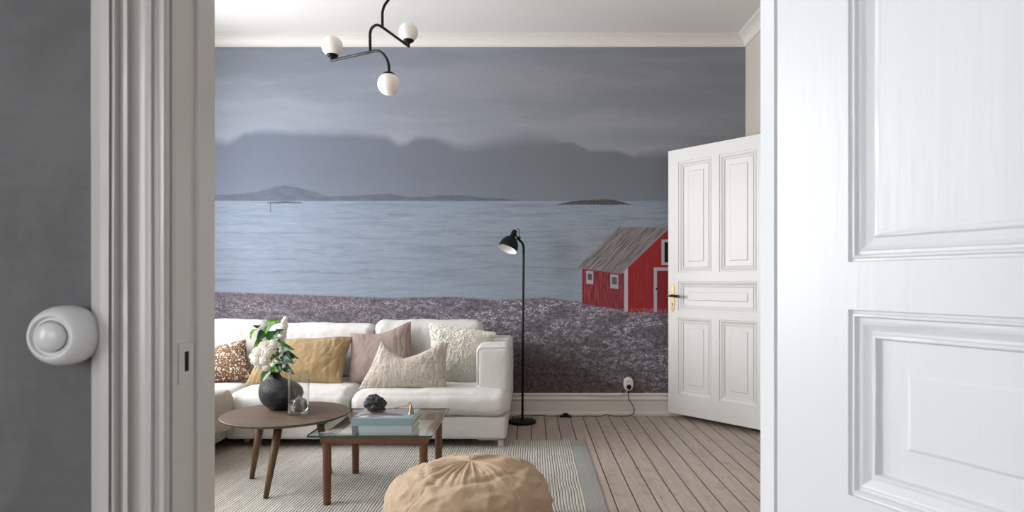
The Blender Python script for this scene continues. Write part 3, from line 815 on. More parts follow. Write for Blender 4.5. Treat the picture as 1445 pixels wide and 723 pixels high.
pillow('crinkled_cushion', at(505, 550, 4.27), at(630, 549, 4.27), at(633, 483, 4.36), at(540, 477, 4.38), .068, mat_gauze(),
       'beige crinkled gauze cushion with a chopped top, in front of the mauve one', seed=12, pinch=.05, sag=.72, sagx=-.16, amp=.006, crease=(.005, 13, 2.2))
sh, spt = pillow('shaggy_cushion', at(616, 542, 4.54), at(670, 542, 4.54), at(697, 470, 4.62), at(609, 458, 4.66), .07, M_shag,
       'cream shaggy long-pile cushion leaning on the right armrest', seed=15, pinch=.03, amp=.006)
mb = MB(); rs_ = random.Random(5)
for k in range(4200):
    u, v_ = rs_.uniform(-1, 1), rs_.uniform(-1, 1)
    if k % 4 == 0:
        if rs_.random() < .5: u = math.copysign(1, u)
        else: v_ = math.copysign(1, v_)
    p = spt(u, v_, 1); q = spt(max(-1, min(1, u * .9)), max(-1, min(1, v_ * .9)), -.3)
    n_ = (p - q).normalized() if (p - q).length > 1e-5 else Vector((0, -1, 0))
    n_ = (n_ + Vector((u * .8, -.5, v_ * .5 - .55)) + Vector((rs_.uniform(-1, 1), rs_.uniform(-1, 1), rs_.uniform(-1, 1))) * .7).normalized()
    t = n_.cross(Vector((rs_.uniform(-1, 1), rs_.uniform(-1, 1), rs_.uniform(-1, 1))))  .normalized() * .0032
    L_ = rs_.uniform(.016, .028); e1 = p + n_ * L_ * .55 + Vector((0, 0, -.002)); e2 = p + n_ * L_ + Vector((rs_.uniform(-.006, .006), 0, -.010))
    s2 = n_.cross(t).normalized() * .0032
    mb.add([p - t, p + t, p + s2, e1 - t * 1.1, e1 + t * 1.1, e1 + s2, e2], [(0, 1, 4, 3), (1, 2, 5, 4), (2, 0, 3, 5), (3, 4, 6), (4, 5, 6), (5, 3, 6)])
pl = mb.build('shaggy_pile', M_shag, sh, smooth_=True, fixn=False); tag(pl, kind='stuff')

# ------------------------------------------------------------------ round table
M_oak = wood('smoked_oak', '#43372c', '#6a5746', 'x', 1.0, .5)
M_oakleg = wood('smoked_oak_legs', '#4a3726', '#755b41', 'z', 1.4, .45)
tc = Vector((-1.316, 3.44, RT)); rt = empty('round_coffee_table', tc, 'round dark oak coffee table with splayed legs, holding the black vase', 'coffee table')
mb = MB(); mb.lathe([(.286, .3690), (.305, .3700), (.322, .3770), (.3275, .3835), (.3280, .3865), (.3262, .3880), (0, .3880)], (tc.x, tc.y, 0), 120)
mb.build('table_top', M_oak, rt, smooth_=False)
for fx, fy in ((-1.325, 3.19), (-1.535, 3.51), (-1.135, 3.61)):
    d = Vector((fx, fy, 0)) - Vector((tc.x, tc.y, 0)); topp = Vector((tc.x, tc.y, .371)) + d * .70
    topp.x += (.035 if fx < -1.3 and fy < 3.3 else 0)
    MB().tube([(fx, fy, RT), Vector((fx, fy, RT)).lerp(topp, .5), topp], [.0125, .0180, .0215], 24).build('leg', M_oakleg, rt, smooth_=True)

# ------------------------------------------------------------------ glass table
M_walnut = wood('walnut', '#553828', '#7a5340', 'x', 1.0, .4); M_walnutleg = wood('walnut_legs', '#523525', '#744e3b', 'z', 1.0, .4)
gt_ = empty('glass_coffee_table', (-.775, 3.375, RT), 'square walnut coffee table with a clear glass top, holding books and a rock', 'coffee table')
gx0, gx1, gy0, gy1 = -1.074, -.474, 3.045, 3.705
m_ = MB(); rr = .012; ol = []
for cx, cy, a0 in ((gx1 - rr, gy1 - rr, 0), (gx0 + rr, gy1 - rr, 90), (gx0 + rr, gy0 + rr, 180), (gx1 - rr, gy0 + rr, 270)):
    for k in range(7): a = math.radians(a0 + 15 * k); ol.append((cx + rr * math.cos(a), cy + rr * math.sin(a)))
n = len(ol); zb, zt = .351, .360
m_.add([(x, y, zb) for x, y in ol] + [(x, y, zt) for x, y in ol], [tuple(range(n))[::-1], tuple(range(n, 2 * n))] + [(i, (i + 1) % n, n + (i + 1) % n, n + i) for i in range(n)])
m_.mi = [0, 0] + [1] * n
M_gtop = glass('table_glass', (.95, .985, .97), refl=1.0); M_gedge = plain('green_glass_edge', '#1d4a40', .1)
m_.build('glass_top', parent=gt_, mats=[M_gtop, M_gedge])
lx0, lx1, ly0, ly1 = -.992, -.524, 3.105, 3.61
mb = MB(); ax0, ax1, ay0, ay1, az0, az1 = lx0 - .022, lx1 + .022, ly0 - .022, ly1 + .022, .312, .3505
mb.box(ax0, ax1, ay0, ay0 + .022, az0, az1); mb.build('apron', M_walnut, gt_, bevel=.002)
mb = MB(); mb.box(ax0, ax1, ay1 - .022, ay1, az0, az1); mb.build('apron', M_walnut, gt_, bevel=.002)
M_walnuty = wood('walnut_side', '#553828', '#7a5340', 'y', 1.0, .4)
for x in (ax0, ax1 - .022):
    mb = MB(); mb.box(x, x + .022, ay0 + .022, ay1 - .022, az0, az1); mb.build('apron', M_walnuty, gt_, bevel=.002)
for x in (lx0, lx1):
    for y in (ly0, ly1):
        MB().tube([(x, y, RT), (x, y, .15), (x, y, .3125)], [.0185, .0200, .0205], 28).build('leg', M_walnutleg, gt_, smooth_=False)

# ------------------------------------------------------------------ vase with lilac
def mat_vase():
    m, nt, b = new_mat('black_textured_ceramic'); E.nt = nt
    v, x, y, z = objco(); n1 = nz(v, 75, 5, .7, 1.0)
    base(nt, b, mixc(smooth(n1, .4, .7), '#050506', '#131315')); b.inputs['Roughness'].default_value = .25; b.inputs['Specular IOR Level'].default_value = .35
    bump(nt, b, n1, 1.0, .012); return m
vz = .3885; vc = Vector((-1.385, 3.545, vz))
prof = [(.048, 0), (.062, .004), (.090, .026), (.108, .052), (.117, .085), (.114, .112), (.098, .138), (.073, .155), (.048, .166), (.034, .176), (.030, .190), (.031, .205), (.027, .207), (.024, .190), (.026, .17), (.05, .12), (.06, .05), (0, .03)]
mb = MB(); nseg = 72
def vf(i, j):
    r, h = prof[j]; a = 2 * PI * i / nseg; sh_ = max(0, (h - .10) / .1)
    ox = -.042 * min(1.0, sh_) if j < 14 else -.042 * min(1, sh_)
    ww = 1 + .012 * noise.noise(Vector((math.cos(a) * 3, math.sin(a) * 3, h * 25)))
    return vc + Vector((r * ww * math.cos(a) + ox, r * ww * math.sin(a), h))
mb.grid(vf, nseg, len(prof), closed_u=True)
mb.f.append(tuple(range(nseg))[::-1]); mb.mi.append(0)
vase = mb.build('vase', mat_vase(), smooth_=True, fixn=True); centre(vase)
tag(vase, 'bulbous black textured ceramic vase with an off-centre neck on the round table', 'vase')
neck = vc + Vector((-.042, 0, .16))
M_leaf = None
def mat_leaf(name, c1, c2):
    m, nt, b = new_mat(name); E.nt = nt; v, x, y, z = objco()
    base(nt, b, mixc(smooth(nz(v, 40, 3), .35, .65), c1, c2)); b.inputs['Roughness'].default_value = .38
    b.inputs['Subsurface Weight'].default_value = 0.0
    bump(nt, b, nz(v, 120, 3), .25, .001); return m
ML = [mat_leaf('deep_green_leaf', '#1a4419', '#2c6526'), mat_leaf('fresh_green_leaf', '#4f8a2b', '#6da53c'), mat_leaf('dark_green_leaf', '#12301a', '#20482a')]
M_stem = plain('green_brown_stem', '#4d5a2b', .6); M_petal = plain('cream_petals', '#f6f3ec', .6, 0, .2)
def leaf(parent, b_, t_, w, mat, tw=0.0, Y0=3.53, Y1=3.50):
    A, B = at(*b_, Y0), at(*t_, Y1); d = (B - A); L_ = d.length; d.normalize()
    side = d.cross(Vector((0, -1, 0))).normalized(); nr = side.cross(d).normalized()
    side = (side * math.cos(tw) + nr * math.sin(tw)).normalized(); nr = side.cross(d).normalized()
    W = w * 3.5 / F * .5 * 1.15; m2 = MB(); nu, nv = 9, 13
    for off in (0, -.0008):
        def fn(i, j, off=off):
            u = i / (nu - 1) * 2 - 1; v = j / (nv - 1)
            ww = W * (math.sin(PI * min(1, v ** .62)) ** .8) * (1 if v < .98 else .3)
            p = A + d * (L_ * v) + side * (u * ww) + nr * (abs(u) * ww * .35 + off) - nr * (L_ * .22 * (v - .5) ** 2 * 2)
            return p + nr * (.002 * math.sin(v * 20 + u * 3) * abs(u))
        m2.grid(fn, nu, nv)
    return m2.build('leaf', mat, parent, smooth_=True, fixn=False)
def stem(parent, pts, r=.0032):
    P_ = [neck + Vector((rnd.uniform(-.008, .008), rnd.uniform(-.006, .006), 0))] + [at(x, y, Y) for x, y, Y in pts]
    return MB().tube(P_, [r] + [r * .85] * (len(P_) - 2) + [r * .5], 7).build('stem', M_stem, parent, smooth_=True)
def cluster(parent, lobes, dens=1.0):
    m2 = MB()
    for px, py, Y, rp in lobes:
        c = at(px, py, Y); R_ = rp * Y / F
        cnt = int((rp ** 2) * 2.0 * dens) + 16
        m2.lathe([(0, -R_ * .75), (R_ * .5, -R_ * .55), (R_ * .75, 0), (R_ * .5, R_ * .55), (0, R_ * .75)], c, 8, cap=False)
        for k in range(cnt):
            z = 1 - 2 * (k + .5) / cnt; a = k * 2.39996 + rnd.uniform(-.3, .3); s = math.sqrt(max(0, 1 - z * z))
            n_ = Vector((s * math.cos(a), s * math.sin(a), z)); p = c + n_ * R_ * rnd.uniform(.82, 1.1)
            n_ = (n_ + Vector((rnd.uniform(-.4, .4), rnd.uniform(-.4, .4), rnd.uniform(-.4, .4)))).normalized()
            t = n_.orthogonal().normalized(); w_ = n_.cross(t); a0 = rnd.uniform(0, PI); pr = rnd.uniform(.0048, .0066)
            for q in range(4):
                aa = a0 + q * PI / 2; e = t * math.cos(aa) + w_ * math.sin(aa); f = t * -math.sin(aa) + w_ * math.cos(aa)
                m2.add([p, p + e * pr * .6 + f * pr * .42 + n_ * .0010, p + e * pr * 1.15 + n_ * .0004, p + e * pr * .6 - f * pr * .42 + n_ * .0010, p - n_ * .0015], [(0, 1, 2, 3), (4, 3, 2, 1)])
    return m2.build('flower_cluster', M_petal, parent, fixn=False)
b1 = empty('lilac_branch', neck, 'white lilac branch with a large flower head drooping to the left of the vase', 'flower')
stem(b1, [(386, 527, 3.53), (384, 512, 3.52), (378, 500, 3.50)])
cluster(b1, [(373, 489, 3.49, 7.5), (364, 497, 3.48, 7.5), (377, 499, 3.47, 8), (362, 508, 3.48, 7.5), (373, 509, 3.47, 7.5), (385, 487, 3.49, 7), (366, 516, 3.49, 5), (356, 503, 3.49, 4), (386, 497, 3.49, 5)], 1.0)
for a in (((362.4, 463), (352.5, 478), 9, 1), ((374, 467), (363, 480), 11, 0), ((369, 478), (358.4, 492), 8, 1), ((381, 521), (367.5, 540), 12, 0), ((378, 459), (374, 472), 6, 1), ((368, 461), (357, 460), 5, 0)):
    leaf(b1, a[0], a[1], a[2], ML[a[3]], rnd.uniform(-.5, .5), 3.52, 3.47)
stem(b1, [(385, 520, 3.55), (377, 490, 3.54), (374, 466, 3.53), (362, 462, 3.52)], .002)
b2 = empty('lilac_branch', neck, 'white lilac branch with a slender upright flower spike, tallest in the vase', 'flower')
stem(b2, [(390, 522, 3.55), (394, 498, 3.55), (397, 478, 3.55), (402, 450, 3.55)])
cluster(b2, [(402.5, 449.5, 3.55, 2.6), (401, 454.5, 3.55, 4), (401, 461, 3.55, 5), (400, 468, 3.55, 4.6), (399, 475, 3.55, 4.8), (397, 482, 3.55, 4)], 1.3)
for a in (((375.3, 455), (394.5, 452), 8, 1), ((377, 481), (392, 468), 17, 0), ((388, 469), (401, 466), 7, 0), ((388, 477), (398, 484), 6, 0)):
    leaf(b2, a[0], a[1], a[2], ML[a[3]], rnd.uniform(-.4, .4), 3.53, 3.50)
stem(b2, [(386, 515, 3.56), (379, 480, 3.55), (376, 455, 3.54)], .002)
b3 = empty('lilac_branch', neck, 'leafy lilac branch with small white flowers leaning to the right of the vase', 'flower')
stem(b3, [(391, 522, 3.54), (395, 507, 3.52), (398, 494, 3.51)])
cluster(b3, [(397.6, 496, 3.50, 4), (402, 510, 3.50, 4.5), (398, 486, 3.53, 4), (376, 519, 3.47, 5)], 1.2)
for a in (((393, 486), (413, 494), 12, 0), ((399, 495), (412, 513), 15, 2), ((401, 494), (419.5, 507), 10, 2), ((396, 492), (382, 508), 10, 0), ((394, 505), (396, 526), 12, 2), ((380, 513), (391, 525), 10, 1), ((398, 514), (414, 528), 10, 2), ((386, 508), (399, 512), 8, 0)):
    leaf(b3, a[0], a[1], a[2], ML[a[3]], rnd.uniform(-.5, .5), 3.51, 3.46)

# ------------------------------------------------------------------ glass cylinder
gc_ = Vector((-1.237, 3.40, .3885)); R1 = .0545
gv = empty('glass_cylinder', gc_, 'clear straight glass cylinder vase with a twisted glass form inside, beside the black vase', 'glass vase')
M_clear = glass('clear_glass', (.965, .975, .975), refl=1.3)
MB().lathe([(.0, .001), (R1 - .004, .001), (R1, .004), (R1, .225), (R1 - .0012, .2265), (R1 - .003, .225), (R1 - .003, .012), (0, .010)], gc_, 64).build('glass_wall', M_clear, gv, smooth_=False)
M_solid = bpy.data.materials.new('solid_glass'); M_solid.use_nodes = True
q_ = M_solid.node_tree.nodes['Principled BSDF']; q_.inputs['Transmission Weight'].default_value = 1; q_.inputs['Roughness'].default_value = .02; q_.inputs['IOR'].default_value = 1.45
mb = MB()
ip = [(0.004, 0), (.030, .001), (.041, .012), (.045, .030), (.042, .048), (.032, .062), (.018, .074), (.008, .086), (.002, .100)]
def ifn(i, j):
    r, h = ip[j]; a = 2 * PI * i / 60
    k = 1 + .22 * math.sin(3 * a + h * 45) * (1 if 2 < j < 8 else .3) + .1 * noise.noise(Vector((math.cos(a) * 2, math.sin(a) * 2, h * 40)))
    return gc_ + Vector((min(r * k, .050) * math.cos(a + h * 14), min(r * k, .050) * math.sin(a + h * 14), .013 + h))
mb.grid(ifn, 60, len(ip), closed_u=True); mb.f.append(tuple(range(60))[::-1]); mb.mi.append(0); mb.f.append(tuple(8 * 60 + k for k in range(60))); mb.mi.append(0)
g_ = mb.build('twisted_glass', M_solid, gv, smooth_=True)

# ------------------------------------------------------------------ books, rock, snuffer
M_blue = plain('grey_blue_cloth', '#7c929d', .6); M_pale = fabric('pale_blue_cloth', '#9aaab0', '#a6b6bb', 900, .3, 20, .001)
M_page = plain('page_block', '#d8d2c4', .8); M_sq = plain('grey_label', '#66696d', .6)
def mat_cover():
    m, nt, b = new_mat('cover_photograph'); E.nt = nt; v, x, y, z = objco()
    n1 = nz(vec(x * 12, y * 30), 1, 5, .6, .6); n2 = nz(vec(x * 5, y * 14), 1, 3)
    c = mixc(smooth(n1, .4, .65), '#8d8790', '#d8d6d8'); c = mixc(smooth(n2, .5, .65), c, '#4f423d')
    base(nt, b, c); b.inputs['Roughness'].default_value = .3; return m
bx0, bx1, by0, by1 = -.873, -.577, 3.098, 3.325
def book(z0, z1, x0, x1, y0, y1, mc, label, square=False, pic=False, ct=.003):
    r_ = empty('book', ((x0 + x1) / 2, (y0 + y1) / 2, z0), label, 'book')
    mb = MB(); mb.box(x0, x1, y0 + ct, y1, z0, z0 + ct); mb.box(x0, x1, y0 + ct, y1, z1 - ct, z1); mb.box(x0, x1, y0, y0 + ct, z0, z1)
    mb.build('cover', mc, r_, bevel=.0012)
    MB().box(x0 + .006, x1 - .006, y0 + ct, y1 - .006, z0 + ct, z1 - ct).build('pages', M_page, r_)
    if square: MB().box(x0 + .002, x0 + .032, y0 - .0006, y0 + .001, z0 + .001, z1 - .002).build('spine_label', M_sq, r_)
    if pic: MB().box(x0 + .012, x1 - .062, y0 + .018, y1 - .004, z1 - .0003, z1 + .0006).build('cover_picture', mat_cover(), r_)
    return r_
book(.3605, .3965, bx0 + .002, bx1 - .002, by0 + .001, by1, M_pale, 'pale blue book lying under the other book on the glass table', square=True)
book(.3968, .4325, bx0, bx1, by0, by1 + .002, M_blue, 'grey-blue picture book on top, lying under the black rock', pic=True)
def mat_rock():
    m, nt, b = new_mat('black_mineral'); E.nt = nt; v, x, y, z = objco()
    a = nz(v, 45, 5, .75, .8); s = nz(v, 160, 3, .7)
    c = mixc(smooth(a, .42, .64), '#121214', '#4a4a4d'); c = mixc(smooth(s, .62, .7) * .6, c, '#a9a7a2')
    base(nt, b, c); b.inputs['Roughness'].default_value = .42; bump(nt, b, a + s * .4, 1.0, .006); return m
bm = bmesh.new(); bmesh.ops.create_icosphere(bm, subdivisions=5, radius=1.0)
for v in bm.verts:
    p = v.co.copy(); k = 1.0
    for s_, am in ((1.1, .42), (2.6, .16), (7, .05)):
        dd, _p = noise.voronoi(p * s_ + Vector((3, 1, 5)))
        k += am * (dd[1] - dd[0]) - am * .35
    q = p * k; tilt = q.x * .18
    v.co = Vector((q.x * .058, q.y * .050, q.z * .052 - tilt * .05))
me = bpy.data.meshes.new('rock'); zmin = min(v.co.z for v in bm.verts)
for v in bm.verts:
    if v.co.z < zmin + .012: v.co.z = zmin + .012
bm.to_mesh(me); bm.free(); rk = link('rock', me, mat_rock(), smooth_=False)
rk.rotation_euler = (0, 0, .6); me.transform(Matrix.Translation((0, 0, -(zmin + .012)))); rk.location = (-.792, 3.235, .4333)
tag(rk, 'rough black mineral rock on top of the grey-blue book', 'rock')
sn = empty('candle_snuffer', at(580, 584, 3.20), 'brass candle snuffer with a thin bent handle lying on the top book', 'candle snuffer')
bc = Vector(sn.location); bc.z = .4328
MB().lathe([(.0175, 0), (.0170, .002), (.0145, .006), (.0125, .014), (.0110, .024), (.0080, .034), (.0045, .040), (.0030, .044), (.0030, .048), (.0, .049), (.0, .047)], bc, 32, cap=False).build('bell', M_brass, sn, smooth_=True)
hp_ = [bc + Vector((0, 0, .047)), bc + Vector((-.003, 0, .055)), bc + Vector((-.009, -.001, .056)), bc + Vector((-.013, -.002, .050)), bc + Vector((-.016, -.003, .043))]
e_ = Vector((-.862, 3.110, .4350)); hp_ += [hp_[-1].lerp(e_, t) for t in (.25, .5, .75, 1.0)]
hp_ += [e_ + Vector((-.006, -.002, .001)), e_ + Vector((-.009, .002, .005)), e_ + Vector((-.005, .005, .0075)), e_ + Vector((-.001, .003, .004))]
MB().tube(hp_, .0016, 8).build('handle', M_brassdull, sn, smooth_=True)

# ------------------------------------------------------------------ pouf
M_tan = fabric('tan_washed_cotton', '#a38d74', '#b6a187', 700, .7, 16, .010)
pc = Vector((-.252, 2.64, RT)); mb = MB(); NU, NV = 300, 110
ang = [.25, 1.62, 2.95, 4.05, 5.45]
def pf(i, j):
    a = 2 * PI * i / NU; t = j / (NV - 1)             # 0 apex, 1 bottom
    phi = t * PI; s, c = math.sin(phi), math.cos(phi)
    rad = .350 * (abs(s) ** .86); z = .172 + .182 * (abs(c) ** .88) * (1 if c > 0 else -1)
    z = max(z, -.0); dx, dy = math.cos(a), math.sin(a)
    p = Vector((rad * dx, rad * dy, z))
    fold = 0.0
    rho = rad / .345
    # gathers running outwards from the crown
    g = noise.noise(Vector((dx * 5, dy * 5, 2 + rho))) * .9 + noise.noise(Vector((dx * 11, dy * 11, 7 + rho * 2))) * .5
    env = max(0, 1 - abs(rho - .40) / .42) * (1 if c > 0 else 0)
    fold += g * .022 * env
    w = noise.noise(Vector((p.x * 6, p.y * 9, p.z * 16 + 3))); fold += (1 - abs(w) * 3) * .010 * (1 if c > -.3 else .4) * min(1, rho * 2.5)
    w = noise.noise(Vector((p.x * 13, p.y * 17, p.z * 26 + 8))); fold += (1 - abs(w) * 3) * .0045 * min(1, rho * 2.5)
    fold += noise.noise(Vector((p.x * 5, p.y * 5, p.z * 5))) * .014
    # crease ring where the top panel joins
    ring = math.exp(-((rho - .62 - .05 * math.sin(a * 3 + 1)) / .035) ** 2) * (1 if c > 0 else 0); fold -= ring * .009
    for q in ang:
        dd = abs((a - q + PI) % (2 * PI) - PI) * max(rad, .02)
        fold -= .003 * math.exp(-(dd / .006) ** 2)
    nn = Vector((dx * s, dy * s, c if c > 0 else c)).normalized()
    k = p + nn * fold
    k.z += .010 * (dx * .3 + .5) * max(0, c) 
    k.x += .01 * max(0, c)
    k.y -= .0
    return pc + Vector((k.x * .965 - .008, k.y * .965, max(0.0, k.z) * .955))
mb.grid(pf, NU, NV, closed_u=True)
pouf = mb.build('pouf', M_tan, smooth_=True, merge=1e-5); centre(pouf)
tag(pouf, 'large round tan fabric pouf on the rug in the foreground', 'pouf')
M_thread = plain('pale_stitching', '#cdb896', .8); sm_ = MB()
for q in ang:
    i = int(round(q / (2 * PI) * NU)) % NU
    for di in (-1, 1):
        pts = [pf((i + di * .35), j) + Vector((0, 0, .0004)) for j in range(3, 46)]
        sm_.tube(pts, .0009, 5)
sm_.build('seam', M_thread, pouf, smooth_=True)

# ------------------------------------------------------------------ floor lamp
lb = Vector((-.070, 4.94, 0)); fl_ = empty('floor_lamp', lb, 'slim black metal floor lamp with a tilted dome shade beside the sofa', 'floor lamp')
MB().lathe([(.104, 0), (.106, .004), (.106, .016), (.103, .020), (.02, .022), (.012, .030), (.0105, .034)], lb, 64).build('lamp_base', M_black, fl_, bevel=.001)
pt_ = [lb + Vector((0, 0, .02)), at(738.0, 460, 4.94), at(739.0, 352, 4.93), at(738.6, 347, 4.93), at(737, 343, 4.92), at(731.5, 337.5, 4.91), at(729.5, 336.8, 4.905)]
MB().tube(pt_, .0088, 16).build('pole', M_black, fl_, smooth_=True)
ax = Vector((-.34, -.32, -.885)).normalized(); oc = at(716, 352, 4.86)
q = Vector((0, 0, 1)).rotation_difference(-ax).to_matrix().to_4x4()
shp = [(.0745, 0), (.0755, .002), (.0745, .020), (.0700, .045), (.0610, .068), (.0470, .089), (.0330, .102), (.0240, .110), (.0215, .118), (.0205, .150), (.0190, .160), (.0150, .166), (0, .167)]
inn = [(.0745, 0), (.0730, .001), (.0720, .020), (.0675, .044), (.0585, .066), (.0450, .086), (.0300, .099), (0, .100)]
sh_ = MB().lathe(shp, oc, 56, q, cap=False).build('lamp_shade', M_black, fl_, smooth_=True)
MB().lathe(inn, oc, 56, q, cap=False).build('shade_lining', plain('white_enamel', '#eceae4', .4), sh_, smooth_=True)
MB().lathe([(0, .03), (.02, .035), (.027, .052), (.024, .070), (.013, .085), (.013, .098)], oc, 24, q, cap=False).build('bulb', M_opal, sh_, smooth_=True)
jt = MB(); jt.tube([at(726, 330, 4.89), at(730, 334.5, 4.90), at(731, 338, 4.905)], .006, 10); jt.tube([at(731.4, 335.5, 4.90), at(734.6, 336.5, 4.90)], .0085, 12)
jt.tube([at(728.5, 323.5, 4.89), at(731, 322.6, 4.89), at(733.3, 325, 4.89), at(733.6, 329, 4.89), at(732.2, 332, 4.90), at(733.5, 335.5, 4.90)], .0022, 8)
jt.build('joint', M_black, fl_, smooth_=True)
def fp(px, Y, z=.005): return Vector(((px - PX) * Y / F, Y, z))
cd = [lb + Vector((-.02, .09, .006)), fp(722, 5.10), fp(733, 5.15, .012), fp(745, 5.17, .006), fp(762, 5.172, .010), fp(778, 5.165), fp(792, 5.150, .012), fp(804, 5.155, .010), fp(818, 5.16), fp(830, 5.172), fp(846, 5.165, .004),
      fp(856, 5.180, .012), fp(866, 5.172), fp(884, 5.172), fp(891, 5.172, .012), fp(895, 5.180, .035), fp(894, 5.180, .075), fp(890.5, 5.178, .11), fp(887.5, 5.176, .14), fp(887, 5.172, .17), fp(887.6, 5.178, .205), fp(888, 5.196, .225)]
def cr(P_, k=8):
    o_ = []
    for i in range(len(P_) - 1):
        a, b_, c, d = P_[max(0, i - 1)], P_[i], P_[i + 1], P_[min(len(P_) - 1, i + 2)]
        for s in range(k):
            t = s / k; o_.append(.5 * ((2 * b_) + (c - a) * t + (2 * a - 5 * b_ + 4 * c - d) * t * t + (3 * b_ - a - 3 * c + d) * t ** 3))
    return o_ + [P_[-1]]
cordo = MB().tube(cr(cd), .0032, 8).build('power_cord', M_black, fl_, smooth_=True)
m2 = MB(); s0 = fp(798, 5.150, .001)
m2.extrude([(-.050, 0), (.050, 0), (.046, .010), (.022, .018), (.016, .030), (-.016, .030), (-.022, .018), (-.046, .010)], -.02, .02, 'y')
m2.v = [v + s0 for v in m2.v]; m2.build('foot_switch', M_black, cordo, bevel=.002)
m2 = MB(); m2.tube([(.793, 5.205, .2335), (.793, 5.195, .2335), (.793, 5.18, .233), (.793, 5.170, .228)], [.019, .018, .013, .006], 20)
m2.build('plug', M_black, cordo, smooth_=True)

# ------------------------------------------------------------------ wall socket
so = empty('wall_socket', (.790, WY, .254), 'oval white double wall socket with a black plug, above the baseboard', 'wall socket')
m2 = MB(); ov = []
for k in range(48):
    a = 2 * PI * k / 48; ov.append((.040 * math.copysign(abs(math.cos(a)) ** .85, math.cos(a)), .055 * math.copysign(abs(math.sin(a)) ** .85, math.sin(a))))
lay = [(1.0, 0), (1.0, -.012), (.96, -.017), (.9, -.019), (0.0, -.019)]
m2.grid(lambda i, j: Vector((.790 + ov[i][0] * lay[j][0], WY + lay[j][1], .254 + ov[i][1] * lay[j][0])), 48, 5, closed_u=True)
m2.build('socket_plate', M_plastic, so, smooth_=True)
for zc_, nm in ((.275, 0), (.2335, 1)):
    MB().lathe([(.0215, 0), (.0215, .004), (.0195, .005), (.0185, .001), (0, .001)], (.790 + (.003 if nm else 0), WY - .019, zc_), 36, RY).build('socket_outlet', M_plastic, so)
m2 = MB()
for s in (-.0095, .0095): m2.tube([(.790 + s, WY - .0195, .275), (.790 + s, WY - .0208, .275)], .0028, 10)
m2.build('contact_hole', M_dark, so)
MB().tube([(.776, WY - .006, .200), (.774, WY - .012, .190), (.771, WY - .022, .184), (.755, WY - .0285, .178), (.70, WY - .030, .168), (.5, WY - .030, .1665)], .0042, 8).build('supply_cable', M_plastic, so, smooth_=True)

# ------------------------------------------------------------------ pendant lamp
pn = empty('pendant_lamp', at(556, -90, 3.70), 'black tubular ceiling lamp carrying three white glass globes', 'ceiling lamp')
pn.location.z = CEIL
def dA(x): return 3.54 + (x - 522) / 55 * .47
def dB(x): return 3.69 - (x - 467) / 81.5 * .22
stp = [(560, -92), (560, -40), (559, -22), (554, -9), (548, 0), (542.5, 8), (539.8, 17), (539.6, 28), (539.6, 38.5)]
S_ = [at(x, y, 3.70) for x, y in stp]; S_[0].z = CEIL - .002
MB().tube(cr(S_, 5), .0078, 14).build('stem', M_black, pn, smooth_=True)
MB().lathe([(.055, -.028), (.058, -.024), (.058, 0)], (S_[0].x, S_[0].y, CEIL), 40).build('canopy', M_black, pn)
A_ = [at(x, y, dA(x)) for x, y in [(522.4, 72), (522.2, 56), (522.3, 47), (524.2, 40.5), (528.8, 36.2), (534.4, 35.6), (540.7, 39.2)]]
MB().tube(cr(A_, 5) + [at(577, 65.6, dA(577))], .0078, 14).build('upper_arm', M_black, pn, smooth_=True)
B_ = [at(x, y, dB(x)) for x, y in [(522, 73.4), (531.3, 71.8), (539.4, 75), (545.6, 83), (548.4, 92), (548.8, 101)]]
MB().tube([at(467, 85.6, dB(467))] + cr(B_, 5), .0078, 14).build('lower_arm', M_black, pn, smooth_=True)
def globe(px, py, rp, Y, up, cupx=0):
    r = rp * Y / F; c = at(px, py, Y)
    prof_ = [(r * math.sin(PI * k / 28), -r * math.cos(PI * k / 28)) for k in range(29)]; prof_[0] = (0, -r); prof_[-1] = (0, r)
    g = MB().lathe(prof_, c, 56, cap=False).build('globe', M_opal, pn, smooth_=True)
    s = -1 if up else 1          # up: globe stands on its cup
    h = r * .86
    cp_ = [(.006, s * (h + .022)), (.0085, s * (h + .016)), (r * .35, s * (h + .013)), (r * .56, s * (h + .004)), (r * .57, s * (h - .003)), (r * .3, s * (h - .001)), (0, s * h)]
    MB().lathe(cp_, c, 40, cap=False).build('globe_holder', M_black, pn, smooth_=True)
    return c
c1 = globe(468.8, 65.4, 14.6, 3.69, True); MB().tube([at(467, 86.5, dB(467)), c1 + Vector((0, 0, -.068))], .0078, 12).build('arm_end', M_black, pn)
c2 = globe(576.4, 45.6, 13.4, 4.01, True); MB().tube([at(577, 66.5, dA(577)), c2 + Vector((0, 0, -.066))], .0078, 12).build('arm_end', M_black, pn)
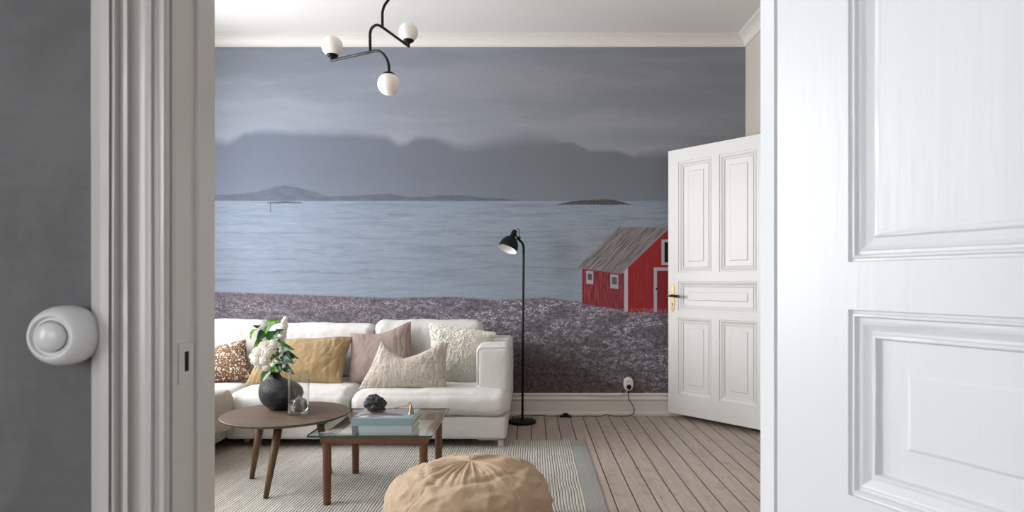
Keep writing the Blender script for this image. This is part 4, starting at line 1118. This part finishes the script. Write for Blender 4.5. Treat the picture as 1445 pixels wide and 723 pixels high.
c3 = globe(548.6, 119, 15.6, 3.47, False)
MB().tube([c3 + Vector((0, 0, .060)), at(548.8, 100, 3.47)], .0078, 12).build('arm_end', M_black, pn)

# ------------------------------------------------------------------ light
def area(name, loc, rot, sx, sy, power, color=(1, 1, 1), spread=None):
    l = bpy.data.lights.new(name, 'AREA'); l.shape = 'RECTANGLE'; l.size = sx; l.size_y = sy; l.energy = power; l.color = color
    if spread: l.spread = math.radians(spread)
    o = bpy.data.objects.new(name, l); COL.objects.link(o); o.location = loc; o.rotation_euler = rot
    return o
for a, b_ in WIN:
    area('window_daylight', (LX - .25, (a + b_) / 2, 1.68), (0, -PI / 2, 0), 1.8, 1.2, 138, (.95, .975, 1.0))
area('hall_daylight_and_fill', (-2.3, -.75, 1.45), (0, -PI / 2, 0), 1.4, 1.3, 36, (.98, .985, 1.0))
area('hall_daylight_and_fill', (-1.0, -2.2, 1.45), (PI / 2, 0, 0), 1.8, 1.4, 24, (.97, .985, 1.0))  # added fill from behind the camera, softens the casing and brightens the grey wall
w = bpy.data.worlds.new('sky'); scene.world = w; w.use_nodes = True
w.node_tree.nodes['Background'].inputs[0].default_value = (.82, .9, 1.0, 1); w.node_tree.nodes['Background'].inputs[1].default_value = 1.0

# ------------------------------------------------------------------ camera
cam = bpy.data.cameras.new('camera'); co = bpy.data.objects.new('camera', cam); COL.objects.link(co); scene.camera = co
co.location = (0, 0, HC); co.rotation_euler = (PI / 2, 0, 0)
cam.sensor_width = 36; cam.lens = 36 * F / 1445; cam.shift_x = -(PX - 722.5) / 1445; cam.shift_y = (PY - 361.5) / 1445
cam.clip_start = .02
cam.dof.use_dof = True; cam.dof.focus_distance = 3.9; cam.dof.aperture_fstop = 9
scene.view_settings.view_transform = 'Standard'; scene.view_settings.look = 'None'; scene.view_settings.gamma = 1
scene.view_settings.use_curve_mapping = False
scene.view_settings.exposure = 0.0
scene.cycles.use_denoising = True
scene.cycles.max_bounces = 10; scene.cycles.diffuse_bounces = 6; scene.cycles.transparent_max_bounces = 16
